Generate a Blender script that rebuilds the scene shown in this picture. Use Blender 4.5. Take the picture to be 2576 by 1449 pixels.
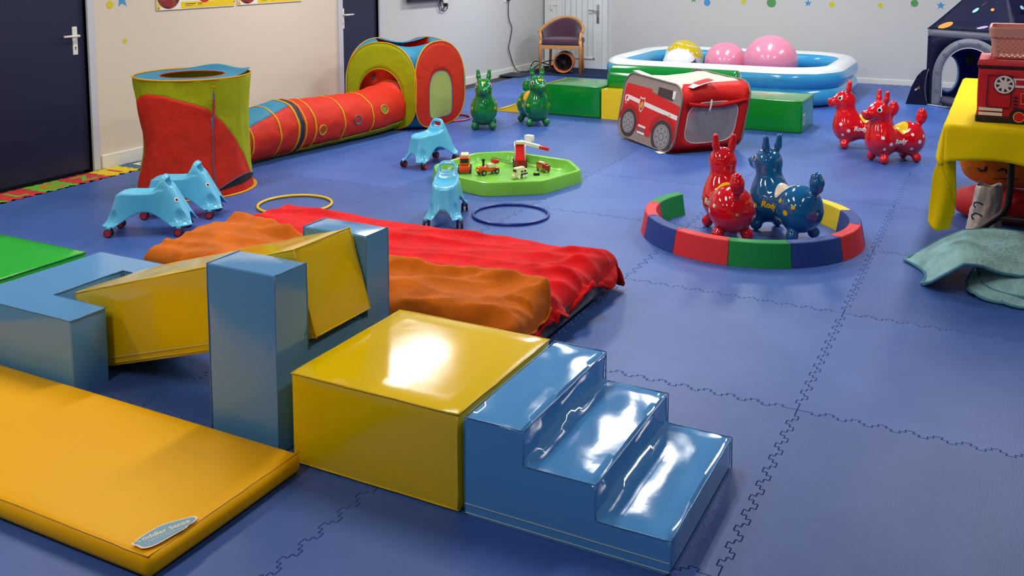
import bpy, bmesh, math, random
import numpy as np
from mathutils import Vector, Matrix, noise
from mathutils.bvhtree import BVHTree
for o in list(bpy.data.objects): bpy.data.objects.remove(o)
SC = bpy.context.scene
COL = SC.collection
PI = math.pi
rnd = random.Random(4)

# ------------------------------------------------------------------ camera
cam_d = bpy.data.cameras.new('camera'); cam = bpy.data.objects.new('camera', cam_d); COL.objects.link(cam)
CAMP = Vector((0.5832, -2.2218, 1.5318)); F_PX = 2420.57; CY = 138.19
PITCH, ROLL, YAW = 0.1015, -0.0022, -0.4786
fwd = Vector((math.sin(YAW)*math.cos(PITCH), math.cos(YAW)*math.cos(PITCH), -math.sin(PITCH)))
rt = Vector((math.cos(YAW), -math.sin(YAW), 0)); up = rt.cross(fwd)
r2 = rt*math.cos(ROLL)+up*math.sin(ROLL); u2 = -rt*math.sin(ROLL)+up*math.cos(ROLL)
M = Matrix((r2, u2, -fwd)).transposed().to_4x4(); M.translation = CAMP
cam.matrix_world = M
cam_d.sensor_width = 36; cam_d.lens = F_PX*36/2576
cam_d.shift_y = -(1449/2-CY)/2576
cam_d.clip_start = .05; cam_d.clip_end = 60
SC.camera = cam
# ------------------------------------------------------------------ exposure / world
SC.view_settings.view_transform = 'Standard'; SC.view_settings.look = 'None'
SC.view_settings.gamma = 1; SC.view_settings.use_curve_mapping = False
SC.view_settings.exposure = 0.12
w = bpy.data.worlds.new('world'); SC.world = w; w.use_nodes = True
w.node_tree.nodes['Background'].inputs[0].default_value = (.75, .85, 1, 1)
w.node_tree.nodes['Background'].inputs[1].default_value = .12
# ------------------------------------------------------------------ ceiling lights (area lamps; their fixtures are built with the room)
CEIL = 2.62
WARM, MID, COOL = (1, .92, .82), (1, .97, .94), (.93, .97, 1)
LAMPS = []
for yy, c, pw in ((-1.9, WARM, 17), (1.3, WARM, 27), (4.45, MID, 42), (7.9, COOL, 46)):
    for xx, kk in ((-3.9, 1.25 if yy < 3 else 1), (-1.75, 1), (.6, .4 if yy < 3 else 1)):
        LAMPS.append((xx, yy, c, pw*kk))
for xx, yy, c, pw in LAMPS:
    l = bpy.data.lights.new('ceiling_lamp', 'AREA'); l.shape = 'RECTANGLE'; l.size = .27; l.size_y = 1.16
    l.energy = pw; l.color = c
    lo = bpy.data.objects.new('ceiling_lamp', l); COL.objects.link(lo); lo.location = (xx, yy, CEIL-.05)

# ------------------------------------------------------------------ materials
def S(r, g, b):
    f = lambda v: (v/255/12.92) if v/255 <= .04045 else ((v/255+.055)/1.055)**2.4
    return (f(r), f(g), f(b), 1)
def mat(name, col, rough=.5, spec=.5, bump=0, bscale=20, bdetail=3, coat=0, metal=0, sheen=0, trans=0, alpha=1, emis=0, var=0, vscale=3, sss=0, fine=0, fscale=400):
    m = bpy.data.materials.new(name); m.use_nodes = True
    nt = m.node_tree; b = nt.nodes['Principled BSDF']
    if len(col) == 3: col = tuple(col)+(1,)
    b.inputs['Base Color'].default_value = col
    b.inputs['Roughness'].default_value = rough
    b.inputs['Specular IOR Level'].default_value = spec
    b.inputs['Metallic'].default_value = metal
    b.inputs['Coat Weight'].default_value = coat
    b.inputs['Coat Roughness'].default_value = .08
    b.inputs['Sheen Weight'].default_value = sheen
    b.inputs['Transmission Weight'].default_value = trans
    b.inputs['Alpha'].default_value = alpha
    if sss: b.inputs['Subsurface Weight'].default_value = sss; b.inputs['Subsurface Scale'].default_value = .02
    if emis:
        b.inputs['Emission Color'].default_value = col; b.inputs['Emission Strength'].default_value = emis
    tc = None
    if bump or var or fine:
        tc = nt.nodes.new('ShaderNodeTexCoord')
    last = None
    if bump:
        n = nt.nodes.new('ShaderNodeTexNoise'); n.inputs['Scale'].default_value = bscale; n.inputs['Detail'].default_value = bdetail
        nt.links.new(tc.outputs['Object'], n.inputs['Vector'])
        bp = nt.nodes.new('ShaderNodeBump'); bp.inputs['Strength'].default_value = bump; bp.inputs['Distance'].default_value = .02
        nt.links.new(n.outputs['Fac'], bp.inputs['Height']); last = bp
    if fine:
        n2 = nt.nodes.new('ShaderNodeTexNoise'); n2.inputs['Scale'].default_value = fscale; n2.inputs['Detail'].default_value = 2
        nt.links.new(tc.outputs['Object'], n2.inputs['Vector'])
        b2 = nt.nodes.new('ShaderNodeBump'); b2.inputs['Strength'].default_value = fine; b2.inputs['Distance'].default_value = .002
        nt.links.new(n2.outputs['Fac'], b2.inputs['Height'])
        if last: nt.links.new(last.outputs['Normal'], b2.inputs['Normal'])
        last = b2
    if last: nt.links.new(last.outputs['Normal'], b.inputs['Normal'])
    if var:
        n3 = nt.nodes.new('ShaderNodeTexNoise'); n3.inputs['Scale'].default_value = vscale; n3.inputs['Detail'].default_value = 4
        nt.links.new(tc.outputs['Object'], n3.inputs['Vector'])
        h = nt.nodes.new('ShaderNodeHueSaturation'); h.inputs['Color'].default_value = col
        mr = nt.nodes.new('ShaderNodeMapRange'); mr.inputs['From Min'].default_value = .3; mr.inputs['From Max'].default_value = .7
        mr.inputs['To Min'].default_value = 1-var; mr.inputs['To Max'].default_value = 1+var
        nt.links.new(n3.outputs['Fac'], mr.inputs['Value']); nt.links.new(mr.outputs[0], h.inputs['Value'])
        nt.links.new(h.outputs[0], b.inputs['Base Color'])
    return m
def vinyl(name, col, rough=.13, bump=.1, bscale=3.5): return mat(name, col, rough, .5, bump=bump, bscale=bscale, bdetail=4, fine=.05, fscale=500, coat=.2)
def nylon(name, col, bump=.5):
    m = mat(name, col, .55, .3, bump=bump, bscale=9, bdetail=5, fine=.1, fscale=900); nt = m.node_tree
    b = nt.nodes['Principled BSDF']; out = [n for n in nt.nodes if n.type == 'OUTPUT_MATERIAL'][0]
    # crumpled fabric creases
    v = nt.nodes.new('ShaderNodeTexVoronoi'); v.feature = 'DISTANCE_TO_EDGE'; v.inputs['Scale'].default_value = 5; tc = nt.nodes.new('ShaderNodeTexCoord'); ns = nt.nodes.new('ShaderNodeTexNoise'); ns.inputs['Scale'].default_value = 4
    ad = nt.nodes.new('ShaderNodeVectorMath'); nt.links.new(tc.outputs['Object'], ns.inputs['Vector']); nt.links.new(tc.outputs['Object'], ad.inputs[0]); nt.links.new(ns.outputs['Color'], ad.inputs[1]); nt.links.new(ad.outputs[0], v.inputs['Vector'])
    cl = nt.nodes.new('ShaderNodeClamp'); cl.inputs['Max'].default_value = .12; nt.links.new(v.outputs['Distance'], cl.inputs['Value'])
    bb = nt.nodes.new('ShaderNodeBump'); bb.inputs['Strength'].default_value = bump*.22; bb.inputs['Distance'].default_value = .05; nt.links.new(cl.outputs[0], bb.inputs['Height'])
    nt.links.new(b.inputs['Normal'].links[0].from_socket, bb.inputs['Normal']); nt.links.new(bb.outputs[0], b.inputs['Normal'])
    tr = nt.nodes.new('ShaderNodeBsdfTranslucent'); tr.inputs['Color'].default_value = col; mx = nt.nodes.new('ShaderNodeMixShader'); mx.inputs[0].default_value = .32
    nt.links.new(b.outputs[0], mx.inputs[1]); nt.links.new(tr.outputs[0], mx.inputs[2]); nt.links.new(mx.outputs[0], out.inputs['Surface'])
    return m
def plastic(name, col, rough=.25): return mat(name, col, rough, .5, coat=.15)
MT = dict(
 yellow=vinyl('yellow_vinyl', S(242, 205, 0)), amber=mat('amber_vinyl', S(252, 186, 0), .42, .14, bump=.12, bscale=3, fine=.1, fscale=500), sky=vinyl('sky_blue_vinyl', S(96, 158, 212)),
 green=vinyl('green_vinyl', S(44, 186, 56)), dgreen=vinyl('deep_green_vinyl', S(6, 132, 44)), stitch=mat('white_stitching', S(225, 225, 215), .7),
 seamy=vinyl('yellow_piping', S(222, 186, 6), .25, 0), seamb=vinyl('blue_piping', S(86, 140, 190), .25, 0), seamg=vinyl('green_piping', S(20, 130, 34), .25, 0),
 white=plastic('white_plastic', S(236, 234, 228), .4), black=plastic('black_plastic', S(18, 18, 20), .35), dark=mat('dark_void', S(12, 12, 20), .8),
 red=plastic('toy_red', S(214, 22, 22)), orange=plastic('toy_orange', S(226, 84, 22)), cream=plastic('toy_cream', S(232, 222, 182), .4), toyyel=plastic('toy_yellow', S(232, 184, 40)),
 navy=mat('navy', S(22, 30, 70), .6), steel=mat('brushed_steel', S(190, 190, 190), .3, metal=.9), wood=mat('honey_wood', S(196, 138, 80), .45, bump=.1, bscale=60, var=.08, vscale=14),
 purple=mat('plum_fabric', S(74, 40, 62), .85, sheen=.3, fine=.3, fscale=500),
 tred=nylon('red_nylon', S(232, 58, 34)), tlime=nylon('lime_nylon', S(192, 200, 14)), tblue=nylon('teal_blue_nylon', S(66, 154, 190)), tyel=nylon('yellow_binding', S(238, 178, 24), .1),
 tgrey=nylon('grey_blue_binding', S(110, 120, 160), .1), mesh=mat('lime_mesh', S(170, 184, 96), .7, fine=.4, fscale=600),
)
# ------------------------------------------------------------------ mesh helpers
def link(name, me, m=None, parent=None, smooth=False):
    o = bpy.data.objects.new(name, me); COL.objects.link(o)
    if m is not None:
        me.materials.clear(); me.materials.append(m)
    if smooth:
        me.polygons.foreach_set('use_smooth', [True]*len(me.polygons))
    if parent is not None: o.parent = parent
    return o
def tag(o, label, cat, group=None, kind=None):
    o['label'] = label; o['category'] = cat
    if group: o['group'] = group
    if kind: o['kind'] = kind
    return o
def thing(name, label, cat, loc=(0, 0, 0), rz=0, group=None):
    o = bpy.data.objects.new(name, None); COL.objects.link(o); o.location = loc; o.rotation_euler = (0, 0, rz)
    o.empty_display_size = .05
    return tag(o, label, cat, group)
def struct(o): o['kind'] = 'structure'; return o
class MB:
    def __init__(s): s.bm = bmesh.new()
    def mesh(s, verts, faces):
        vs = [s.bm.verts.new(v) for v in verts]
        out = []
        for f in faces:
            try: out.append(s.bm.faces.new([vs[i] for i in f]))
            except ValueError: pass
        return vs, out
    def box(s, x0, x1, y0, y1, z0, z1, M=None):
        v = [Vector((x, y, z)) for z in (z0, z1) for y in (y0, y1) for x in (x0, x1)]
        if M is not None: v = [M @ a for a in v]
        s.mesh(v, [(0, 2, 3, 1), (4, 5, 7, 6), (0, 1, 5, 4), (2, 6, 7, 3), (0, 4, 6, 2), (1, 3, 7, 5)]); return s
    def tube(s, pts, r, n=8, closed=False, caps=True, flat=None):
        pts = [Vector(p) for p in pts]; N = len(pts); rings = []
        pu = None
        for i, p in enumerate(pts):
            a = pts[(i-1) % N] if (closed or i > 0) else p; b = pts[(i+1) % N] if (closed or i < N-1) else p
            t = (b-a).normalized()
            if pu is None:
                pu = t.orthogonal().normalized() if flat is None else Vector(flat)
            pu = (pu - t*pu.dot(t)).normalized(); v = t.cross(pu)
            rr = r[i] if isinstance(r, (list, tuple)) else r
            rings.append([p+(pu*math.cos(2*PI*k/n)+v*math.sin(2*PI*k/n))*rr for k in range(n)])
        s.loft(rings, closed=closed, caps=caps); return s
    def loft(s, rings, closed=False, caps=True, wrap=True):
        n = len(rings[0]); vs = [[s.bm.verts.new(v) for v in R] for R in rings]; K = len(rings)
        for i in range(K if closed else K-1):
            A, B = vs[i], vs[(i+1) % K]
            for k in range(n if wrap else n-1):
                try: s.bm.faces.new((A[k], A[(k+1) % n], B[(k+1) % n], B[k]))
                except ValueError: pass
        if caps and not closed:
            try: s.bm.faces.new(vs[0][::-1]); s.bm.faces.new(vs[-1])
            except ValueError: pass
        return s
    def lathe(s, prof, c=(0, 0, 0), n=32, axis='z', closed=False):
        rings = []
        c = Vector(c)
        for r, h in prof:
            R = []
            for k in range(n):
                a = 2*PI*k/n; x, y = r*math.cos(a), r*math.sin(a)
                v = {'z': Vector((x, y, h)), 'x': Vector((h, x, y)), 'y': Vector((y, h, x))}[axis]
                R.append(c+v)
            rings.append(R)
        return s.loft(rings, closed=closed)
    def poly(s, pts, th=0, nrm=None):
        pts = [Vector(p) for p in pts]
        vs = [s.bm.verts.new(p) for p in pts]
        f = s.bm.faces.new(vs)
        if th:
            f.normal_update(); nn = Vector(nrm).normalized() if nrm is not None else f.normal.copy()
            if f.normal.dot(nn) > 0: f.normal_flip()
            v2 = [s.bm.verts.new(p+nn*th) for p in pts]
            f2 = s.bm.faces.new(v2); f2.normal_update()
            if f2.normal.dot(nn) < 0: f2.normal_flip()
            n = len(pts)
            for i in range(n): s.bm.faces.new((vs[i], vs[(i+1) % n], v2[(i+1) % n], v2[i]))
        return s
    def grid(s, fn, nu, nv, wrapu=False):
        vs = [[s.bm.verts.new(fn(i/nu, j/nv)) for j in range(nv+1)] for i in range(nu if wrapu else nu+1)]
        for i in range(nu):
            for j in range(nv):
                a, b = vs[i], vs[(i+1) % len(vs)]
                s.bm.faces.new((a[j], b[j], b[j+1], a[j+1]))
        return s
    def bevel(s, w, seg=3):
        bmesh.ops.remove_doubles(s.bm, verts=s.bm.verts, dist=1e-5)
        bmesh.ops.bevel(s.bm, geom=list(s.bm.edges), offset=w, segments=seg, profile=.5, affect='EDGES', clamp_overlap=True)
        return s
    def thick(s, t):
        s.bm.normal_update()
        bmesh.ops.solidify(s.bm, geom=list(s.bm.faces), thickness=t); return s
    def build(s, name, m, parent=None, smooth=False, fix=True, auto=False):
        if fix: bmesh.ops.recalc_face_normals(s.bm, faces=s.bm.faces)
        me = bpy.data.meshes.new(name); s.bm.to_mesh(me); s.bm.free()
        o = link(name, me, m, parent, smooth or auto)
        if auto:
            me.set_sharp_from_angle(angle=math.radians(38))
        return o
def solid_grid(fn, nu, nv, th):
    """grid sheet with thickness th below"""
    P = np.array([[fn(i/nu, j/nv) for j in range(nv+1)] for i in range(nu+1)], float)
    du = np.gradient(P, axis=0); dv = np.gradient(P, axis=1); N = np.cross(du, dv); N /= np.linalg.norm(N, axis=2, keepdims=True)+1e-9
    if N[..., 2].mean() < 0: N = -N
    Q = P-N*th
    mb = MB(); A = [[mb.bm.verts.new(P[i, j]) for j in range(nv+1)] for i in range(nu+1)]; B = [[mb.bm.verts.new(Q[i, j]) for j in range(nv+1)] for i in range(nu+1)]
    for i in range(nu):
        for j in range(nv):
            mb.bm.faces.new((A[i][j], A[i+1][j], A[i+1][j+1], A[i][j+1])); mb.bm.faces.new((B[i][j], B[i][j+1], B[i+1][j+1], B[i+1][j]))
    for i in range(nu):
        mb.bm.faces.new((A[i][0], B[i][0], B[i+1][0], A[i+1][0])); mb.bm.faces.new((A[i][nv], A[i+1][nv], B[i+1][nv], B[i][nv]))
    for j in range(nv):
        mb.bm.faces.new((A[0][j], A[0][j+1], B[0][j+1], B[0][j])); mb.bm.faces.new((A[nu][j], B[nu][j], B[nu][j+1], A[nu][j+1]))
    return mb
def sdf_mesh(name, f, lo, hi, h):
    lo = np.array(lo, float); n = np.ceil((np.array(hi)-lo)/h).astype(int)+1
    X, Y, Z = np.meshgrid(*[lo[a]+h*np.arange(n[a]) for a in range(3)], indexing='ij')
    V = f(X, Y, Z); ins = V < 0
    cs = [(a, b, c) for a in (0, 1) for b in (0, 1) for c in (0, 1)]
    m = n-1
    sub = lambda A, c: A[c[0]:c[0]+m[0], c[1]:c[1]+m[1], c[2]:c[2]+m[2]]
    acc = np.zeros(tuple(m)+(3,)); cnt = np.zeros(tuple(m))
    for a in cs:
        for ax in range(3):
            if a[ax]: continue
            b = list(a); b[ax] = 1
            fa, fb = sub(V, a), sub(V, b); msk = (fa < 0) != (fb < 0)
            t = np.where(msk, fa/np.where(msk, fa-fb, 1), 0)
            p = np.zeros(tuple(m)+(3,)); p[..., 0] = a[0]; p[..., 1] = a[1]; p[..., 2] = a[2]; p[..., ax] += t
            acc += p*msk[..., None]; cnt += msk
    act = cnt > 0; idx = -np.ones(tuple(m), int); ids = np.argwhere(act); idx[act] = np.arange(len(ids))
    verts = lo+(ids+acc[act]/cnt[act][:, None])*h
    faces = []
    for ax in range(3):
        o1, o2 = (ax+1) % 3, (ax+2) % 3
        sl0 = [slice(1, -1)]*3; sl0[ax] = slice(0, -1); sl1 = [slice(1, -1)]*3; sl1[ax] = slice(1, None)
        A, B = ins[tuple(sl0)], ins[tuple(sl1)]
        for e in np.argwhere(A != B):
            g = e.copy(); g[o1] += 1; g[o2] += 1
            d1 = np.zeros(3, int); d1[o1] = 1; d2 = np.zeros(3, int); d2[o2] = 1
            q = [idx[tuple(g-d1-d2)], idx[tuple(g-d2)], idx[tuple(g)], idx[tuple(g-d1)]]
            if min(q) < 0: continue
            faces.append(q if A[tuple(e)] else q[::-1])
    me = bpy.data.meshes.new(name); me.from_pydata([tuple(v) for v in verts], [], [tuple(int(i) for i in q) for q in faces]); me.update()
    me.polygons.foreach_set('use_smooth', [True]*len(me.polygons))
    return me
def smin(a, b, k):
    h = np.clip(.5+.5*(b-a)/k, 0, 1); return b*(1-h)+a*h-k*h*(1-h)
def sph(X, Y, Z, c, r):
    if not isinstance(r, (tuple, list)): return np.sqrt((X-c[0])**2+(Y-c[1])**2+(Z-c[2])**2)-r
    k = np.sqrt(((X-c[0])/r[0])**2+((Y-c[1])/r[1])**2+((Z-c[2])/r[2])**2); return (k-1)*min(r)
def cap(X, Y, Z, a, b, ra, rb=None):
    rb = ra if rb is None else rb; a = np.array(a); d = np.array(b)-a
    t = np.clip(((X-a[0])*d[0]+(Y-a[1])*d[1]+(Z-a[2])*d[2])/(d@d), 0, 1)
    return np.sqrt((X-a[0]-t*d[0])**2+(Y-a[1]-t*d[1])**2+(Z-a[2]-t*d[2])**2)-(ra+(rb-ra)*t)
def bvh_of(me): return BVHTree.FromPolygons([v.co.copy() for v in me.vertices], [tuple(p.vertices) for p in me.polygons])
def patch(mb, bvh, c, n, outline, upv=(0, 0, 1), off=.0012, rings=6, rmin=0):
    """star-shaped decal, its outline [(a,b)] in the plane at c facing n, dropped onto the surface"""
    n = Vector(n).normalized(); c = Vector(c); uu = Vector(upv).cross(n).normalized(); vv = n.cross(uu)
    R = []
    for k in range(rings+1):
        t = rmin+(1-rmin)*k/rings; ring = []
        for a, b in outline:
            p = c+uu*a*t+vv*b*t+n*.15
            hit, nr, _, _ = bvh.ray_cast(p, -n, .5)
            ring.append((hit+nr*off) if hit is not None else p-n*.15)
        R.append(ring)
    if rmin == 0:
        ctr = sum(R[0], Vector())/len(R[0]); cv = mb.bm.verts.new(ctr)
        vs = [[mb.bm.verts.new(v) for v in ring] for ring in R[1:]]
        m = len(outline)
        for i in range(m): mb.bm.faces.new((cv, vs[0][i], vs[0][(i+1) % m]))
        for a, b in zip(vs, vs[1:]):
            for i in range(m): mb.bm.faces.new((a[i], a[(i+1) % m], b[(i+1) % m], b[i]))
    else: mb.loft(R, caps=False)
    return mb
def circ(r, n=20, ry=None): return [(r*math.cos(2*PI*k/n), (ry or r)*math.sin(2*PI*k/n)) for k in range(n)]
def textmesh(s, size, shear=0, bold=.0, align='CENTER'):
    cu = bpy.data.curves.new('lettering', 'FONT'); cu.body = s; cu.size = size; cu.align_x = align; cu.align_y = 'CENTER'; cu.shear = shear; cu.offset = bold
    cu.resolution_u = 3
    o = bpy.data.objects.new('lettering', cu); COL.objects.link(o)
    dg = bpy.context.evaluated_depsgraph_get(); me = bpy.data.meshes.new_from_object(o.evaluated_get(dg))
    bpy.data.objects.remove(o); bpy.data.curves.remove(cu)
    return me
def text_on(name, s, size, Mx, m, parent=None, shear=0, bold=0, proj=None, align='CENTER'):
    me = textmesh(s, size, shear, bold, align)
    bm = bmesh.new(); bm.from_mesh(me)
    if proj: bmesh.ops.subdivide_edges(bm, edges=[e for e in bm.edges if e.calc_length() > size*.15], cuts=1)
    bm.transform(Mx)
    if proj:
        bvh, n = proj; n = Vector(n).normalized()
        for v in bm.verts:
            h, nr, _, _ = bvh.ray_cast(v.co+n*.1, -n, .4)
            if h is not None: v.co = h+nr*.0016
    bm.to_mesh(me); bm.free()
    return link(name, me, m, parent)
def frame(o, x, y):
    x = Vector(x).normalized(); y = Vector(y); y = (y-x*y.dot(x)).normalized(); z = x.cross(y)
    Mx = Matrix((x, y, z)).transposed().to_4x4(); Mx.translation = Vector(o); return Mx
def copy_tree(o, parent=None):
    c = o.copy(); COL.objects.link(c)
    if parent is not None: c.parent = parent; c.matrix_parent_inverse = o.matrix_parent_inverse
    for ch in list(o.children): copy_tree(ch, c)
    return c
def lerp(a, b, t): return a+(b-a)*t
def interp(x, tab):
    for (a, va), (b, vb) in zip(tab, tab[1:]):
        if x <= b: return lerp(va, vb, max(0, min(1, (x-a)/(b-a))))
    return tab[-1][1]
def nz(x, y, z=0, s=1): return noise.noise(Vector((x*s, y*s, z*s)))

# ================================================================== ROOM
LX, BY, RX, FY = -5.26, 10.05, 3.6, -4.2
def wallmat(name, col, rough=.85):
    return mat(name, col, rough, .25, bump=.06, bscale=60, bdetail=6, fine=.25, fscale=260)
M_WALL_WARM = wallmat('warm_lit_wall_paint', S(216, 202, 184)); M_WW = wallmat('white_wall_paint', S(202, 200, 197)); M_TRIM = mat('white_gloss_trim', S(226, 224, 216), .35)  # near left wall colour is tinted cream to carry the warm light there
M_CARPET = mat('grey_carpet', S(74, 74, 76), .95, .1, bump=.3, bscale=300, var=.25, vscale=40)
M_CEIL = mat('ceiling_tile', S(190, 188, 184), .9)
struct(MB().box(LX-.6, RX+.2, FY-.2, BY+.4, -.2, -.02).build('floor', M_CARPET))
struct(MB().box(LX-.6, RX+.2, FY-.2, BY+.4, CEIL+.02, CEIL+.12).build('ceiling', M_CEIL))
# left wall with two door openings: y 1.80-2.455 and 5.40-6.02
D1, D2 = (1.62, 2.455), (5.40, 6.02); DH = 2.04
def wallseg(y0, y1, z0, z1, m, nm='wall_left'): return struct(MB().box(LX-.14, LX, y0, y1, z0, z1).build(nm, m))
wallseg(FY, D1[0], -.02, CEIL+.02, M_WALL_WARM)
wallseg(D1[0], D1[1], DH, CEIL+.02, M_WALL_WARM); wallseg(D1[1], D2[0], -.02, CEIL+.02, M_WALL_WARM)
wallseg(D2[0], D2[1], DH, CEIL+.02, M_WALL_WARM); wallseg(D2[1], BY+.3, -.02, CEIL+.02, M_WW)
struct(MB().box(LX-.6, RX+.2, BY, BY+.15, -.02, CEIL+.02).build('wall_back', M_WW))
M_WD = wallmat('grey_wall_paint', S(150, 148, 146))
struct(MB().box(RX, RX+.15, FY, BY, -.02, CEIL+.02).build('wall_right', M_WD))
struct(MB().box(LX-.6, RX+.2, FY-.15, FY, -.02, CEIL+.02).build('wall_front', M_WD))
# pilaster beside the back door
def skirt(x0, x1, y0, y1, nm, h=.1): 
    return struct(MB().box(x0, x1, y0, y1, -.02, h).bevel(.006, 2).build(nm, M_TRIM))
skirt(LX, LX+.018, FY, D1[0]-.08, 'baseboard_left'); skirt(LX, LX+.018, D1[1]+.07, D2[0]-.07, 'baseboard_left'); skirt(LX, LX+.018, D2[1]+.07, BY, 'baseboard_left', .075)
skirt(-4.18, RX, BY-.018, BY, 'baseboard_back', .06)
M_DOORN = mat('navy_door_paint', S(30, 34, 62), .38, .45, bump=.02, bscale=30)
M_FRAME = mat('pale_door_frame', S(196, 196, 204), .45)
def lever(parent, P, s=1, face=(1, 0, 0), along=(0, -1, 0), m=None, h=.2, kh=True):
    """lever handle on a plate: P = spindle point on the door face"""
    m = m or M_TRIM; P = Vector(P); fa = Vector(face); al = Vector(along)
    Mx = frame(P, al, (0, 0, 1)); 
    b = MB().box(-.02, .02, -h*.68, h*.32, -.004, .006, Mx if (Mx.to_3x3() @ Vector((0, 0, 1))).dot(fa) > 0 else Mx @ Matrix.Scale(-1, 4, (0, 0, 1))).bevel(.004, 2).build('handle_plate', m, parent)
    g = MB().tube([P, P+fa*.04], .009, 10); g.tube([P+fa*.042-al*.008, P+fa*.045+al*.05, P+fa*.045+al*.12], [.010, .009, .008], 10)
    g.build('lever_handle', m, parent, smooth=True)
    if kh:
        q = P+fa*.0065-Vector((0, 0, h*.42)); k = MB(); Mk = frame(q, al, (0, 0, 1)); k.poly([Mk @ Vector((.006*math.cos(a*PI/6), .006*math.sin(a*PI/6), 0)) for a in range(12)]); k.poly([Mk @ Vector(v) for v in ((-.003, -.018, 0), (.003, -.018, 0), (.002, 0, 0), (-.002, 0, 0))])
        k.build('keyhole', MT['black'], parent)
def door(n, y0, y1, hy, hz, along):
    e = bpy.data.objects.new('door_%d' % n, None); COL.objects.link(e); e['kind'] = 'structure'
    MB().box(LX-.06, LX-.02, y0+.005, y1-.005, .012, DH-.01).bevel(.002, 1).build('door_leaf', M_DOORN, e)
    fr = MB()
    for a, b in ((y0-.07, y0), (y1, y1+.055)): fr.box(LX-.1, LX+.018, a, b, -.02, DH+.06)
    fr.box(LX-.1, LX+.018, y0-.07, y1+.055, DH, DH+.06)
    fr.build('door_frame', M_FRAME, e)
    lever(e, (LX-.02, hy, hz), along=along)
    return e
door(1, D1[0], D1[1], 2.37, .985, (0, -1, 0))
door(2, D2[0], D2[1], 5.445, .965, (0, 1, 0))
# white plank door in the back-left corner
e = bpy.data.objects.new('door_3', None); COL.objects.link(e); e['kind'] = 'structure'
M_PVC = mat('white_pvc', S(222, 224, 222), .4); DY = BY-.03
dx0, dx1 = -5.04, -4.36
lf = MB().box(dx0, dx1, DY-.045, DY, .0, 2.0)
lf.build('door_leaf', M_PVC, e)
gr = MB()
for k in range(6):
    x = dx0+.13+k*.085; gr.box(x-.004, x+.004, DY-.049, DY-.045, .16, 1.9)
gr.build('plank_groove', mat('groove_grey', S(176, 180, 182), .6), e)
bd = MB()
for a in ((dx0+.1, dx1-.1, .13, .155), (dx0+.1, dx1-.1, 1.9, 1.925)): bd.box(a[0], a[1], DY-.06, DY-.045, a[2], a[3])
for x in (dx0+.1, dx1-.125): bd.box(x, x+.025, DY-.06, DY-.045, .13, 1.925)
bd.bevel(.004, 2).build('panel_bead', M_PVC, e)
fr = MB(); fr.box(dx0-.19, dx0-.005, DY-.04, BY+.01, -.02, 2.1); fr.box(dx1+.005, dx1+.075, DY-.05, BY+.01, -.02, 2.1); fr.box(dx0-.19, dx1+.075, DY-.05, BY+.01, 2.0, 2.1)
fr.build('door_frame', M_PVC, e)
hg = MB().tube([(dx0-.075, DY-.055, .80), (dx0-.075, DY-.055, .87)], .014, 10); hg.box(dx0-.08, dx0+.02, DY-.05, DY-.04, .86, .875); hg.build('hinge', M_TRIM, e)
lever(e, (dx1-.06, DY-.046, .80), face=(0, -1, 0), along=(-1, 0, 0), m=MT['steel'], h=.26)
# ceiling light fixtures
for i, (xx, yy, c, pw) in enumerate(LAMPS):
    t = thing('ceiling_light', 'recessed rectangular ceiling light panel in white frame above play room', 'ceiling light', (xx, yy, CEIL), 0, 'ceiling light panels')
    f = MB(); f.box(-.19, -.15, -.63, .63, -.02, .02); f.box(.15, .19, -.63, .63, -.02, .02); f.box(-.15, .15, -.63, -.59, -.02, .02); f.box(-.15, .15, .59, .63, -.02, .02); f.build('frame', M_TRIM, t)
    MB().box(-.15, .15, -.59, .59, -.005, .015).build('diffuser', mat('light_diffuser', S(250, 250, 245), .6, emis=1.5), t)
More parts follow.
